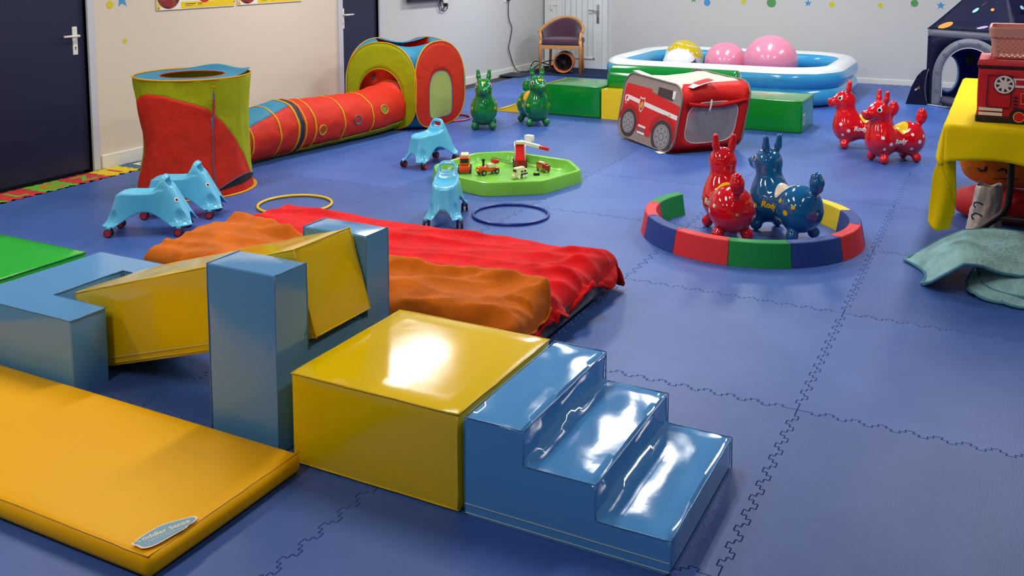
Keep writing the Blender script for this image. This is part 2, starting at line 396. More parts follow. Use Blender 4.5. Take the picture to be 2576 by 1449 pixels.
# ---------------------------------------------------------------- interlocking mats
def mat_floor_material():
    m = mat('blue_foam', S(66, 98, 186), .42, .45); nt = m.node_tree; b = nt.nodes['Principled BSDF']
    geo = nt.nodes.new('ShaderNodeNewGeometry'); oi = nt.nodes.new('ShaderNodeObjectInfo')
    n = nt.nodes.new('ShaderNodeTexNoise'); n.inputs['Scale'].default_value = 1.1; n.inputs['Detail'].default_value = 5; n.inputs['Roughness'].default_value = .6
    nt.links.new(geo.outputs['Position'], n.inputs['Vector'])
    cr = nt.nodes.new('ShaderNodeValToRGB'); cr.color_ramp.elements[0].position = .3; cr.color_ramp.elements[1].position = .7
    cr.color_ramp.elements[0].color = S(44, 82, 154); cr.color_ramp.elements[1].color = S(72, 106, 180)
    nt.links.new(n.outputs['Fac'], cr.inputs['Fac'])
    mr = nt.nodes.new('ShaderNodeMapRange'); mr.inputs['To Min'].default_value = .86; mr.inputs['To Max'].default_value = 1.12
    nt.links.new(oi.outputs['Random'], mr.inputs['Value'])
    h = nt.nodes.new('ShaderNodeHueSaturation'); nt.links.new(cr.outputs['Color'], h.inputs['Color']); nt.links.new(mr.outputs[0], h.inputs['Value'])
    # pale specks of fluff trodden into the foam
    v = nt.nodes.new('ShaderNodeTexVoronoi'); v.inputs['Scale'].default_value = 5.5; nt.links.new(geo.outputs['Position'], v.inputs['Vector'])
    lt = nt.nodes.new('ShaderNodeMath'); lt.operation = 'LESS_THAN'; lt.inputs[1].default_value = .014; nt.links.new(v.outputs['Distance'], lt.inputs[0])
    mx = nt.nodes.new('ShaderNodeMixRGB'); nt.links.new(lt.outputs[0], mx.inputs['Fac']); nt.links.new(h.outputs[0], mx.inputs[1]); mx.inputs[2].default_value = S(190, 200, 225)
    nt.links.new(mx.outputs[0], b.inputs['Base Color'])
    # fine pressed ribs
    wv = nt.nodes.new('ShaderNodeTexWave'); wv.inputs['Scale'].default_value = 75; wv.inputs['Distortion'].default_value = 0
    mp = nt.nodes.new('ShaderNodeMapping'); mp.inputs['Rotation'].default_value = (0, 0, .0); nt.links.new(geo.outputs['Position'], mp.inputs['Vector']); nt.links.new(mp.outputs[0], wv.inputs['Vector'])
    bp = nt.nodes.new('ShaderNodeBump'); bp.inputs['Strength'].default_value = .10; bp.inputs['Distance'].default_value = .0015; nt.links.new(wv.outputs['Fac'], bp.inputs['Height'])
    n2 = nt.nodes.new('ShaderNodeTexNoise'); n2.inputs['Scale'].default_value = 500; nt.links.new(geo.outputs['Position'], n2.inputs['Vector'])
    b2 = nt.nodes.new('ShaderNodeBump'); b2.inputs['Strength'].default_value = .2; b2.inputs['Distance'].default_value = .002; nt.links.new(n2.outputs['Fac'], b2.inputs['Height']); nt.links.new(bp.outputs[0], b2.inputs['Normal'])
    nt.links.new(b2.outputs[0], b.inputs['Normal'])
    return m
def jig(nt_, amp, size):
    """edge wave w(t) as polyline (t, off) for t in 0..size; dovetailed teeth"""
    p = size/nt_; pts = [(0, 0), (.03*p, 0)]
    for k in range(nt_):
        c = (k+.5)*p
        for s_, sg in ((c-.25*p, 1), (c+.25*p, -1)):
            if (k == nt_-1 and sg == -1) or (k == 0 and sg == 1): continue
            wd = .25*p
            for a, o_ in ((-.62, 0), (-.50, .25), (-.72, .75), (-.62, 1), (.62, 1), (.72, .75), (.50, .25), (.62, 0)):
                pts.append((s_+a*wd*.98, sg*o_*amp/2))
    pts.append((size-.03*p, 0)); pts.append((size, 0))
    out = []
    for q in pts:
        if q[0] < 0 or q[0] > size: continue
        out.append(q)
    return out
def tile_mesh(name, size, nt_, amp, gap=.0008, zt=0, zb=-.019):
    E_ = jig(nt_, amp, size)
    P = [(t, o) for t, o in E_][:-1] + [(size+o, t) for t, o in E_][:-1] + [(t, size+o) for t, o in E_[::-1]][:-1] + [(o, t) for t, o in E_[::-1]][:-1]
    def inset(P, d):
        n = len(P); out = []
        for i in range(n):
            a, b, c = P[i-1], P[i], P[(i+1) % n]
            e1 = Vector((b[0]-a[0], b[1]-a[1])); e2 = Vector((c[0]-b[0], c[1]-b[1]))
            if e1.length < 1e-7 or e2.length < 1e-7: out.append(b); continue
            e1.normalize(); e2.normalize(); n1 = Vector((-e1.y, e1.x)); n2 = Vector((-e2.y, e2.x)); s = n1+n2
            if s.length < .2: s = n1
            s.normalize(); k = d/max(.45, s.dot(n1)); out.append((b[0]+s.x*k, b[1]+s.y*k))
        return out
    A, B = inset(P, gap), inset(P, gap+.0013)
    mb = MB(); mb.loft([[Vector((x, y, zb)) for x, y in A], [Vector((x, y, zt-.0014)) for x, y in A], [Vector((x, y, zt)) for x, y in B]], caps=False)
    mb.bm.verts.ensure_lookup_table(); n = len(P); f = mb.bm.faces.new([mb.bm.verts[2*n+i] for i in range(n)])
    me = bpy.data.meshes.new(name); bmesh.ops.recalc_face_normals(mb.bm, faces=mb.bm.faces); bmesh.ops.triangulate(mb.bm, faces=[f]); mb.bm.to_mesh(me); mb.bm.free()
    return me
M_FOAM = mat_floor_material()
TM = tile_mesh('foam_floor_tile', 1.0, 12, .03); TM.materials.append(M_FOAM)
for j in range(-4, 10):
    for i in range(-5, 3):
        o = bpy.data.objects.new('foam_floor_tile', TM); COL.objects.link(o); o.location = (i, j, 0)
        tag(o, 'plain blue square foam mat tile interlocked with its neighbours across the floor', 'floor tile', 'blue interlocking foam floor tiles')
# alphabet edging tiles
AT = tile_mesh('alphabet_tile', .262, 4, .014, .0008, .0, -.019)
cols = {'r': S(206, 60, 62), 'g': S(110, 178, 56), 'y': S(226, 196, 20), 'b': S(70, 100, 130), 'o': S(226, 110, 46), 'p': S(196, 96, 90), 'v': S(110, 100, 170), 'w': S(226, 224, 176)}
cm = {k: mat('foam_'+k, v, .7, .3, fine=.2) for k, v in cols.items()}
seq = [(1.08, 'g', 'E', 'r'), (1.342, 'g', 'K', 'o'), (1.604, 'r', 'L', 'g'), (1.866, 'g', 'C', 'o'), (2.128, 'r', 'Z', 'g'), (2.39, 'y', 'I', 'r'), (2.652, 'b', 'E', 'w')]
names = {'r': 'red', 'g': 'green', 'y': 'yellow', 'b': 'slate blue', 'o': 'orange', 'p': 'pink', 'v': 'violet', 'w': 'cream'}
for k, (y, a, ch, b) in enumerate(seq+[(2.914+.262*q, 'prvg'[q % 4], 'HMTRVBXPDGKUASNWE'[q], 'gyow'[q % 4]) for q in range(17)]):
    me = AT.copy(); o = link('alphabet_tile', me, cm[a]); o.location = (-5.236, y, 0)
    if k < 7: lab = '%s foam tile with a %s letter %s %s' % (names[a], names[b], ch, ['just beyond the left picture edge', 'cut by the left picture edge', 'at the near end of the navy door', 'in front of the navy door', 'at the far door jamb', 'beside the far door jamb', 'touching the round play tent'][k])
    else: lab = '%s foam edging tile with %s letter %s along the left wall' % (names[a], names[b], ch)
    tag(o, lab, 'floor tile', 'alphabet foam tiles along the left wall')
    text_on('letter', ch, .2, frame((.131, .131, .0008), (0, 1, 0), (-1, 0, 0)), cm[b], o, bold=.006)
# navy mats lying by the back door
mb = MB().box(-5.12, -3.75, 9.02, 9.86, .001, .014).bevel(.004, 2)
tag(mb.build('door_rug', mat('navy_rug', S(42, 54, 84), .95, .1, bump=.5, bscale=220, var=.35, vscale=60)), 'dark navy mottled rug under the plum armchair by the back door', 'rug')
mb = MB().box(-5.23, -4.93, 8.62, 8.98, .001, .02).bevel(.005, 2)
tag(mb.build('door_mat', mat('dark_grey_mat', S(48, 54, 68), .9, bump=.2, bscale=90)), 'small dark grey mat by the left wall below the hanging cable', 'mat')

# ================================================================== SOFT PLAY
def softbox(x0, x1, y0, y1, z0, z1, r=.012, puff=.006, n=8):
    bm = bmesh.new()
    mb = MB(); mb.bm = bm
    cx, cy, cz = (x0+x1)/2, (y0+y1)/2, (z0+z1)/2; hx, hy, hz = (x1-x0)/2, (y1-y0)/2, (z1-z0)/2
    mb.box(x0, x1, y0, y1, z0, z1)
    bmesh.ops.remove_doubles(bm, verts=bm.verts, dist=1e-6)
    bmesh.ops.bevel(bm, geom=list(bm.edges), offset=r, segments=3, profile=.5, affect='EDGES')
    big = [e for e in bm.edges if e.calc_length() > .06]
    bmesh.ops.subdivide_edges(bm, edges=big, cuts=n, use_grid_fill=True)
    for v in bm.verts:
        a, b, c = (v.co.x-cx)/hx, (v.co.y-cy)/hy, (v.co.z-cz)/hz
        wx, wy, wz = max(0, 1-a*a), max(0, 1-b*b), max(0, 1-c*c)
        d = Vector((a*abs(a)**3*wy*wz, b*abs(b)**3*wx*wz, c*abs(c)**3*wx*wy if c > 0 else 0))
        v.co += d*puff
    return mb
def seams(parent, edges, m, r=.0028, name='piping'):
    mb = MB()
    for a, b in edges:
        a, b = Vector(a), Vector(b); n = max(4, int((b-a).length/.04))
        pts = [a.lerp(b, k/n)+Vector((nz(k*.7, a.x*9, b.y*7), nz(k*.7+5, a.y*9, 3), nz(k*.7+9, a.z*9, 1)))*.0014 for k in range(n+1)]
        mb.tube(pts, r, 6)
    return mb.build(name, m, parent, smooth=True)
Y0, Y1 = -.05, .535; HB = .285
def stitch(parent, pts):
    mb = MB()
    pts = [Vector(p) for p in pts]
    for a, b in zip(pts, pts[1:]):
        L = (b-a).length; k = 0; d = (b-a).normalized(); s = 0
        mb.tube([a, b], .0011, 4)
    return mb.build('stitch_line', MT['stitch'], parent)
# yellow block
t = thing('soft_play_block', 'large square yellow vinyl block between the blue steps and the blue pillar', 'soft play block', (-1.005, .243, 0))
o = softbox(-1.297+1.005, -.712+1.005, Y0-.243, Y1-.243, .001, HB, .006, .004).build('cover', MT['yellow'], t, smooth=True)
g = .001; X0, X1 = -.292, .293; ya, yb = Y0-.243, Y1-.243
seams(t, [((X0, ya, HB-.002), (X1, ya, HB-.002)), ((X1, ya, HB-.002), (X1, yb, HB-.002)), ((X0, ya, HB-.002), (X0, yb, HB-.002)), ((X0, yb, HB-.002), (X1, yb, HB-.002)), ((X1-.003, ya, .004), (X1-.003, ya, HB-.006)), ((X0, ya, .006), (X1, ya, .006))], MT['seamy'])
# blue steps
t = thing('soft_play_steps', 'glossy light blue vinyl three-step unit at the near right end', 'soft play steps', (-.4, .243, 0))
sx = [-.695+.4, -.512+.4, -.305+.4, -.104+.4]; sz = [.285, .19, .095]
prof = [(sx[0], .001), (sx[3], .001), (sx[3], sz[2]), (sx[2], sz[2]), (sx[2], sz[1]), (sx[1], sz[1]), (sx[1], sz[0]), (sx[0], sz[0])]
mb = MB(); ny = 22
# dense profile, softened corners and sagging creases
dp = []
for i in range(len(prof)):
    a, b = Vector(prof[i]), Vector(prof[(i+1) % len(prof)]); L = (b-a).length; c = .011
    n = max(3, int(L/.018))
    for k in range(n+1):
        s_ = lerp(c, L-c, k/n); dp.append((a+(b-a).normalized()*s_, i, s_/L))
rings = []
for j in range(ny+1):
    y = lerp(ya, yb, j/ny); ee = min(j, ny-j); inn = {0: .006, 1: .001}.get(ee, 0); yy = y if ee else y
    ring = []
    cen = Vector(((sx[0]+sx[3])/2, .1))
    for p, i, s_ in dp:
        x, z = p
        if inn: 
            x += .0; z += 0
            # pull edge ring in for roundness
            if z > .01: z -= inn*.7
            x += (inn*.5 if x < -.25 else -inn*.5)
        if z > .02 and i in (2, 4, 6):      # treads
            z += .003*math.sin(PI*s_)*math.sin(PI*j/ny)+.0025*nz(x*14+y*7, y*8-x*5, 3+i)-.004*max(0, 1-3*s_)*abs(math.sin(y*9))
        if i in (3, 5):                     # risers pulled in
            x -= .012*math.sin(PI*s_)*math.sin(PI*j/ny)+.004*nz(y*10, z*12, 7+i)
        ring.append(Vector((x, yy, z)))
    rings.append(ring)
mb.loft(rings, caps=True)
M_STEP = vinyl('glossy_blue_vinyl', S(84, 156, 220), .1, .07, 6)
o = mb.build('cover', M_STEP, t, auto=True)
es = []
for yq in (ya-.0005, yb): 
    for a, b in zip(prof[1:], prof[2:]): es.append(((a[0], yq, a[1]-.003), (b[0], yq, b[1]-.003)))
es += [((sx[3], ya, .097-.004), (sx[3], yb, .097-.004)), ((sx[2], ya, .186), (sx[2], yb, .186)), ((sx[1], ya, .281), (sx[1], yb, .281)), ((sx[0]+.002, ya, .281), (sx[0]+.002, yb, .281)), ((sx[0]+.002, ya, 0.004), (sx[0]+.002, ya, .281)), ((sx[3]-.002, ya, .004), (sx[3]-.002, ya, .092))]
seams(t, es, MT['seamb'], .0018)
stitch(t, [(sx[0]+.003, ya-.0012, .034), (sx[3]-.003, ya-.0012, .034)]); stitch(t, [(sx[0]+.003, ya-.0012, .008), (sx[3]-.003, ya-.0012, .010)])
# U-shaped blue blocks (one standing as pillars, one lying flat)
def ublock(name, label, loc, flat):
    t = thing(name, label, 'soft play block', loc)
    # standing: base z0-.285, arms y at both ends up to .57 (local x -.14..+.135, y -.3...+.3)
    out = [(-.3, 0), (.3, 0), (.3, .57), (.168, .57), (.168, .282), (-.15, .282), (-.15, .57), (-.3, .57)]
    hw = .138
    mb = MB(); dp = []
    for i in range(len(out)):
        a, b = Vector(out[i]), Vector(out[(i+1) % 8]); L = (b-a).length; c = .004; n = max(3, int(L/.03))
        for k in range(n+1): dp.append((a+(b-a).normalized()*lerp(c, L-c, k/n), i, lerp(c, L-c, k/n)/L, (b-a).normalized()))
    rings = []; nn = 10
    for j in range(nn+1):
        xx = lerp(-hw, hw, j/nn); ee = min(j, nn-j)
        ring = []
        for p, i, s_, d in dp:
            nrm = Vector((d.y, -d.x)); q = p+nrm*(.005*math.sin(PI*s_)*math.sin(PI*j/nn)+.0015*nz(p.x*9, p.y*9, xx*9))
            if ee == 0: q = q-nrm*.0015
            X = xx
            if flat: ring.append(Vector((.57-q.y-.285, q.x, X+hw)) if False else Vector((q.y-.285, q.x, X+hw)))
            else: ring.append(Vector((X, q.x, max(.001, q.y))))
        rings.append(ring)
    mb.loft(rings, caps=True)
    if flat: pass
    mb.build('cover', MT['sky'], t, auto=True)
    es = []
    for xx in (-hw, hw):
        for a, b in zip(out, out[1:]+out[:1]):
            if flat:
                if xx < 0: continue
                es.append(((a[1]-.285, a[0], .2755), (b[1]-.285, b[0], .2755)))
            else:
                if a[1] == 0 and b[1] == 0: continue
                es.append(((xx, a[0], max(.004, a[1])), (xx, b[0], max(.004, b[1]))))
    seams(t, es, MT['seamb'], .0018)
    return t
ublock('soft_play_pillars', 'upright light blue U-shaped vinyl block, its two pillars rising either side of the yellow plank', (-1.502, .262, 0), False)
ublock('soft_play_cradle', 'light blue U-shaped vinyl block lying flat, holding the low end of the yellow plank', (-2.552, .238, 0), True)
# green block, far left
t = thing('soft_play_block', 'bright green vinyl block at the left edge behind the amber mat', 'soft play block', (-3.155, .21, 0))
softbox(-.295, .275, -.29, .285, .001, .283, .006, .005).build('cover', MT['green'], t, smooth=True)
seams(t, [((.276, -.29, .28), (.276, .285, .28)), ((-.295, .286, .28), (.275, .286, .28)), ((-.295, -.29, .28), (.275, -.29, .28))], MT['seamg'])
# tilted yellow plank
t = thing('soft_play_plank', 'long yellow vinyl ramp block sloping up between the two blue pillars', 'soft play ramp', (-2.40, .271, .004), 0)
A = math.radians(16.6); o = softbox(0, 1.105, -.147, .147, 0, .292, .006, .004, 10)
for v in o.bm.verts:                                   # a blunt chamfer along the low nose and loose cover folds
    if v.co.z > .2 and v.co.x < .1: pass
    if v.co.z > .25: v.co.z += .006*nz(v.co.x*7, v.co.y*5, 2)
    if abs(v.co.y) > .14: v.co.y += .003*nz(v.co.x*6, v.co.z*5, 8)*(1 if v.co.y > 0 else -1)
R_ = Matrix.Rotation(-A, 4, 'Y')
o.bm.transform(R_)
o.build('cover', MT['yellow'], t, smooth=True)
def rp(x, y, z): return tuple(R_ @ Vector((x, y, z)))
seams(t, [(rp(0, -.1465, .2905), rp(1.1, -.1465, .2905)), (rp(1.104, -.1465, .2905), rp(1.104, .1465, .2905)), (rp(1.104, -.1465, 0), rp(1.104, -.1465, .2905)), (rp(0.02, -.1485, .012), rp(1.1, -.1485, .012)), (rp(1.104, .1465, 0), rp(1.104, .1465, .2905)), (rp(1.105, -.1465, .004), rp(1.105, .1465, .004))], MT['seamy'], .0026)
stitch(t, [rp(.1, -.1535, .035), rp(.55, -.1538, .035), rp(1.09, -.151, .035)]); 
# amber mat
t = thing('play_mat', 'thick amber vinyl landing mat with a blue name sticker in the front left', 'landing mat', (-2.15, -.362, 0))
softbox(-.92, .912, -.297, .283, .001, .06, .02, .006, 14).build('cover', MT['amber'], t, smooth=True)
seams(t, [((-.9, -.288, .0585), (.9, -.288, .0585)), ((.9, -.288, .0585), (.9, .284, .0585))], vinyl('amber_piping', S(236, 176, 4), .25, 0), .0022)
st = MB(); ol = []
for k in range(60):
    a = 2*PI*k/60; x, y = .082*math.cos(a), .03*math.sin(a)
    y += .006*math.sin(x/.082*2.4); x += 0
    rr = 1+.07*math.cos(3*a)+.05*math.sin(5*a)-.10*math.exp(-((a-5.6)/.15)**2)-.12*math.exp(-((a-2.6)/.15)**2)
    ol.append((x*rr, y*rr))
Ms = frame((-1.283+2.15, -.566+.362, .0668), (.05, .128, 0), (-1, .3, 0))
w_ = MB().poly([Ms @ Vector((x*1.04, y*1.12, 0)) for x, y in ol], .0008, (0, 0, 1)).build('sticker_border', mat('sticker_white', S(240, 222, 205), .5), t)
MB().poly([Ms @ Vector((x*.96, y*.98, .0009)) for x, y in ol], .0005, (0, 0, 1)).build('sticker', mat('sticker_blue', S(116, 164, 190), .5), t)
mtx = mat('sticker_text', S(240, 232, 196), .5)
text_on('lettering', 'Toddler Sense', .0235, Ms @ Matrix.Translation((0, .005, .0018)), mtx, t, bold=.0004)
text_on('lettering', "Life's an Adventure", .0125, Ms @ Matrix.Translation((.004, -.0135, .0018)), mat('sticker_text_pale', S(200, 214, 214), .5), t)

# far soft play row
M_ROLL = MT['dgreen']
t = thing('soft_play_block', 'deep green vinyl block beside the curved yellow slide ramp', 'soft play block', (-3.13, 6.47, 0))
softbox(-.285, .29, -.29, .29, .001, .3, .008, .005).build('cover', MT['dgreen'], t, smooth=True)
seams(t, [((-.285, -.29, .297), (.29, -.29, .297)), ((-.28, -.292, .02), (.285, -.292, .02))], MT['seamg'], .003)
t = thing('soft_play_slide', 'low yellow vinyl ramp with a curved sliding top behind the green animals', 'soft play ramp', (-3.665, 6.44, 0))
mb = MB(); rings = []
for k in range(15):
    x = lerp(-.27, .235, k/14); s_ = k/14; z = .02+.28*(s_**1.75)
    rings.append([Vector((x, -.28, .001)), Vector((x, .28, .001)), Vector((x, .28, z)), Vector((x, -.28, z))])
mb.loft(rings); mb.bevel(.004, 2) if False else None
mb.build('cover', MT['yellow'], t, auto=True)
seams(t, [((lerp(-.27, .235, k/7), y, .02+.28*((k/7)**1.75)), (lerp(-.27, .235, (k+1)/7), y, .02+.28*(((k+1)/7)**1.75))) for k in range(7) for y in (-.28, .28)], MT['seamy'], .004)
t = thing('soft_play_block', 'deep green vinyl block with a small white outline mark, right of the fire engine tent', 'soft play block', (-1.29, 6.52, 0))
softbox(-.3, .305, -.28, .28, .001, .28, .008, .005).build('cover', vinyl('deep_green_vinyl_b', S(4, 140, 30)), t, smooth=True)
seams(t, [((-.3, -.28, .277), (.305, -.28, .277)), ((.306, -.28, .277), (.306, .28, .277)), ((.306, -.281, .01), (.306, -.281, .275))], MT['seamg'], .003)
lg = MB(); pl = [(-.025, .0), (-.03, .04), (-.035, .08), (-.02, .095), (-.005, .08), (.012, .08), (.028, .095), (.04, .08), (.03, .04), (.03, 0)]
lg.tube([(.313, -.21+a, .07+b) for a, b in pl], .0025, 5, closed=True).build('logo_outline', MT['white'], t)
for xc, lab in ((-2.54, 'yellow vinyl cradle block under the green roll, beside the green block'), (-1.89, 'yellow vinyl cradle block hidden behind the fire engine tent')):
    t = thing('soft_play_roll_cradle', lab, 'soft play block', (xc, 6.47, 0))
    mb = MB(); pr = [(-.285, .001), (.285, .001), (.285, .285), (.19, .285)]+[(.155*math.cos(a), .345+.155*math.sin(a)) for a in [-.4-k*(PI-.8)/10 for k in range(11)]]+[(-.19, .285), (-.285, .285)]
    mb.loft([[Vector((x, p[0], p[1])) for p in pr] for x in (-.285, .285)]); mb.build('cover', MT['yellow'], t)
t = thing('soft_play_roll', 'deep green vinyl roll lying on the yellow cradle blocks behind the fire engine tent', 'soft play roll', (-2.21, 6.47, .345))
MB().lathe([(0, -.62), (.13, -.62), (.148, -.605), (.15, -.59), (.152, 0), (.15, .59), (.148, .605), (.13, .62), (0, .62)], n=40, axis='x').build('cover', MT['dgreen'], t, smooth=True)

# ================================================================== HOPPER ANIMALS
def hopper_sdf(X, Y, Z):
    d = sph(X, Y, Z, (.118, 0, .172), (.112, .118, .132))
    d = smin(d, sph(X, Y, Z, (-.115, 0, .168), (.122, .124, .13)), .05)
    d = smin(d, cap(X, Y, Z, (-.06, 0, .168), (.06, 0, .165), .088), .05)
    d = smin(d, cap(X, Y, Z, (.126, 0, .27), (.135, 0, .35), .066, .064), .06)
    d = smin(d, sph(X, Y, Z, (.138, 0, .388), (.078, .074, .072)), .04)
    d = smin(d, cap(X, Y, Z, (.18, 0, .375), (.238, 0, .358), .042, .037), .035)
    for s in (-1, 1):
        d = smin(d, sph(X, Y, Z, (.258, .02*s, .376), .014), .012)
        d = smin(d, cap(X, Y, Z, (.12, .040*s, .435), (.112, .046*s, .475), .015, .0195), .014)
        d = smin(d, cap(X, Y, Z, (.112, .046*s, .475), (.108, .05*s, .528), .020, .0155), .012)
        for fx in (.135, -.135):
            d = smin(d, cap(X, Y, Z, (fx*.8, .055*s, .08), (fx, .074*s, .045), .026, .022), .02)
            d = smin(d, sph(X, Y, Z, (fx*1.02, .08*s, .0335), .0335), .012)
    d = smin(d, cap(X, Y, Z, (-.205, 0, .255), (-.225, 0, .30), .017, .017), .02)
    for k, (tx, tz, tr) in enumerate(((-.222, .308, .037), (-.228, .334, .040), (-.225, .362, .031))):
        d = smin(d, sph(X, Y, Z, (tx, .003*(k-1), tz), tr), .005)
    return d
HOP = sdf_mesh('body', hopper_sdf, (-.28, -.16, -.012), (.30, .16, .56), .0075)
HB_ = bvh_of(HOP)
def heart(s): return [(s*16*math.sin(t)**3/16, s*(13*math.cos(t)-5*math.cos(2*t)-2*math.cos(3*t)-math.cos(4*t))/16) for t in [2*PI*k/28 for k in range(28)]]
HCOL = dict(red=S(214, 8, 26), blue=S(8, 98, 158), green=S(0, 116, 50))
MH = {k: mat('glossy_%s_rubber' % k, v, .1, .6, coat=.5) for k, v in HCOL.items()}
MHX = dict(white=mat('hopper_white_paint', S(236, 234, 232), .25), yel=mat('hopper_yellow_paint', S(240, 200, 20), .25), gold=mat('hopper_gold_paint', S(200, 184, 60), .3), ora=mat('hopper_orange_paint', S(246, 168, 20), .25), cream=mat('hopper_cream_paint', S(236, 222, 198), .3), blk=mat('hopper_black_paint', S(14, 12, 12), .15))
def hopper(label, x, y, deg, c):
    t = thing('hopper_animal', label, 'bouncy hopper toy', (x, y, 0), math.radians(deg), 'bouncy hopper animals')
    me = HOP.copy(); link('body', me, MH[c], t)
    spotm, sad, txt = {'red': (MHX['white'], MHX['yel'], MHX['white']), 'blue': (MHX['yel'], MHX['cream'], MHX['yel']), 'green': (MHX['gold'], MHX['ora'], MHX['gold'])}[c]
    # saddle: dropped from above
    ol = [(math.copysign(abs(math.cos(a))**.7, math.cos(a))*.050*(1+.2*math.cos(2*a)), math.copysign(abs(math.sin(a))**.8, math.sin(a))*.086) for a in [2*PI*k/36 for k in range(36)]]
    mb = MB(); patch(mb, HB_, (-.026, 0, .4), (0, 0, 1), [(b, a) for a, b in ol], (1, 0, 0), rings=8)
    mb.build('saddle', sad, t, smooth=True)
    for s in (-1, 1):
        for px, pz, r in ((.165, .20, .013), (.105, .155, .014), (.15, .118, .011), (-.075, .215, .012), (-.125, .165, .015), (-.075, .112, .012), (-.165, .2, .011)):
            mb = MB(); n = Vector((px*1.5 if px > 0 else (px+.1)*2, s*1, (pz-.18)*3)); mb2 = patch(mb, HB_, (px, s*.09, pz), n, circ(r, 18), off=.0012, rings=3); mb2.build('spot', spotm, t, smooth=True)
        Mx = frame((.028, s*.16, .172), (-s*1 if s > 0 else 1, 0, 0), (0, 0, 1))
        text_on('lettering', 'Rody', .048, frame((.02, s*.1, .168), (s*-1, 0, 0), (0, 0, 1)), txt, t, shear=.2, bold=.0022, proj=(HB_, (0, s, 0)))
        # eyes
        n = Vector((.55, s*1, .25))
        mb = MB(); patch(mb, HB_, (.172, s*.052, .402), n, circ(.0185, 22), rings=4, off=.0012); ey = mb.build('eye', MHX['white'], t, smooth=True)
        mb = MB(); patch(mb, HB_, (.175, s*.052, .401), n, circ(.0115, 18, .012), rings=3, off=.0022); mb.build('pupil', MHX['blk'], ey, smooth=True)
        mb = MB(); patch(mb, HB_, (.172, s*.052, .402), n, circ(.0200, 22), rings=1, rmin=.92, off=.0016); mb.build('eye_outline', MHX['blk'], ey, smooth=True)
    if c != 'x':
        mb = MB(); patch(mb, HB_, (.2, 0, .43), (1, 0, .75), heart(.0185) if c == 'green' else circ(.015), rings=4); mb.build('forehead_mark', MHX['ora'] if c == 'green' else (MHX['white'] if c == 'red' else MHX['yel']), t, smooth=True)
    mb = MB()
    # smile below the snout
    ups, lows = [], []
    for k in range(17):
        a = lerp(-1, 1, k/16); yv = .044*math.sin(a*1.45)
        for L, dz in ((ups, 0), (lows, -.0055*(1-a*a)-.0008)):
            n = Vector((math.cos(a*1.2), math.sin(a*1.2), -.25)).normalized(); o_ = Vector((.19, yv*.45, .338+.018*a*a+dz))
            h, nr, _, _ = HB_.ray_cast(o_+n*.12, -n, .2); L.append((h+nr*.0014) if h is not None else o_)
    mb.loft([ups, lows], caps=False, wrap=False); mb.build('smile', MHX['white'], t)
    mb = MB(); patch(mb, HB_, (-.2, 0, .165), (-1, 0, .1), circ(.0058, 14), rings=2, rmin=.45, off=.0015); mb.build('valve', MHX['white'], t)
    return t
hopper('green rubber hopper animal standing nearest the red mesh tent, orange heart on its forehead', -3.60, 5.29, -62, 'green')
hopper('green rubber hopper animal standing in front of the yellow slide and green block', -3.285, 5.66, -47, 'green')
hopper('red rubber hopper animal standing side-on, partly behind another red one', -.43, 5.83, 190, 'red')
hopper('red rubber hopper animal with white spots, the nearer one by the yellow table', -.148, 5.41, 221, 'red')
hopper('red rubber hopper animal seen from behind inside the coloured ring', -.765, 2.965, 117, 'red')
hopper('dark blue rubber hopper animal with yellow spots inside the coloured ring', -.478, 3.10, 146, 'blue')

# ================================================================== RING OF FOAM SEGMENTS
CR = (-.645, 3.01)
seg_cols = [(183, 153, 'g', 'green foam arc segment at the open left end of the ring'), (213, 183, 'r', 'red foam arc segment at the left of the ring, next to the green end'), (243, 213, 'b', 'blue foam arc segment at the front left of the ring'), (273, 243, 'r', 'red foam arc segment at the front of the ring below the red hopper'), (303, 273, 'g', 'green foam arc segment at the very front of the ring'), (333, 303, 'b', 'blue foam arc segment at the front right of the ring'), (363, 333, 'r', 'red foam arc segment at the right end of the ring'), (393, 363, 'b', 'blue foam arc segment at the back right of the ring'), (423, 393, 'y', 'yellow foam arc segment behind the dark blue hopper')]
MR = {'g': mat('ring_green', S(0, 140, 60), .55, fine=.1), 'r': mat('ring_red', S(224, 44, 48), .55, fine=.1), 'b': mat('ring_blue', S(34, 64, 142), .55, fine=.1), 'y': mat('ring_yellow', S(236, 206, 20), .55, fine=.1)}
for a1, a0, c, lab in seg_cols:
    o_ = MB(); R = []
    for k in range(13):
        a = math.radians(lerp(a0+.12, a1-.12, k/12)); ring = []
        for r, z in ((.60, .001), (.578, .118), (.574, .122), (.520, .122), (.516, .118), (.494, .001)): ring.append(Vector((r*math.cos(a), r*math.sin(a), z)))
        R.append(ring)
    o_.loft(R)
    if True:                       # dovetail tongue that locks into the next segment
        a = math.radians(a0+.1)
        tv = [((r*math.cos(a-s), r*math.sin(a-s), .1228)) for r, s in ((.565, 0), (.568, .022), (.53, .022), (.533, 0))]
        o_.poly(tv, .0006, (0, 0, 1))
    ob = o_.build('ring_segment', MR[c]); ob.location = (CR[0], CR[1], 0)
    tag(ob, lab, 'foam ring segment', 'coloured ring segments')

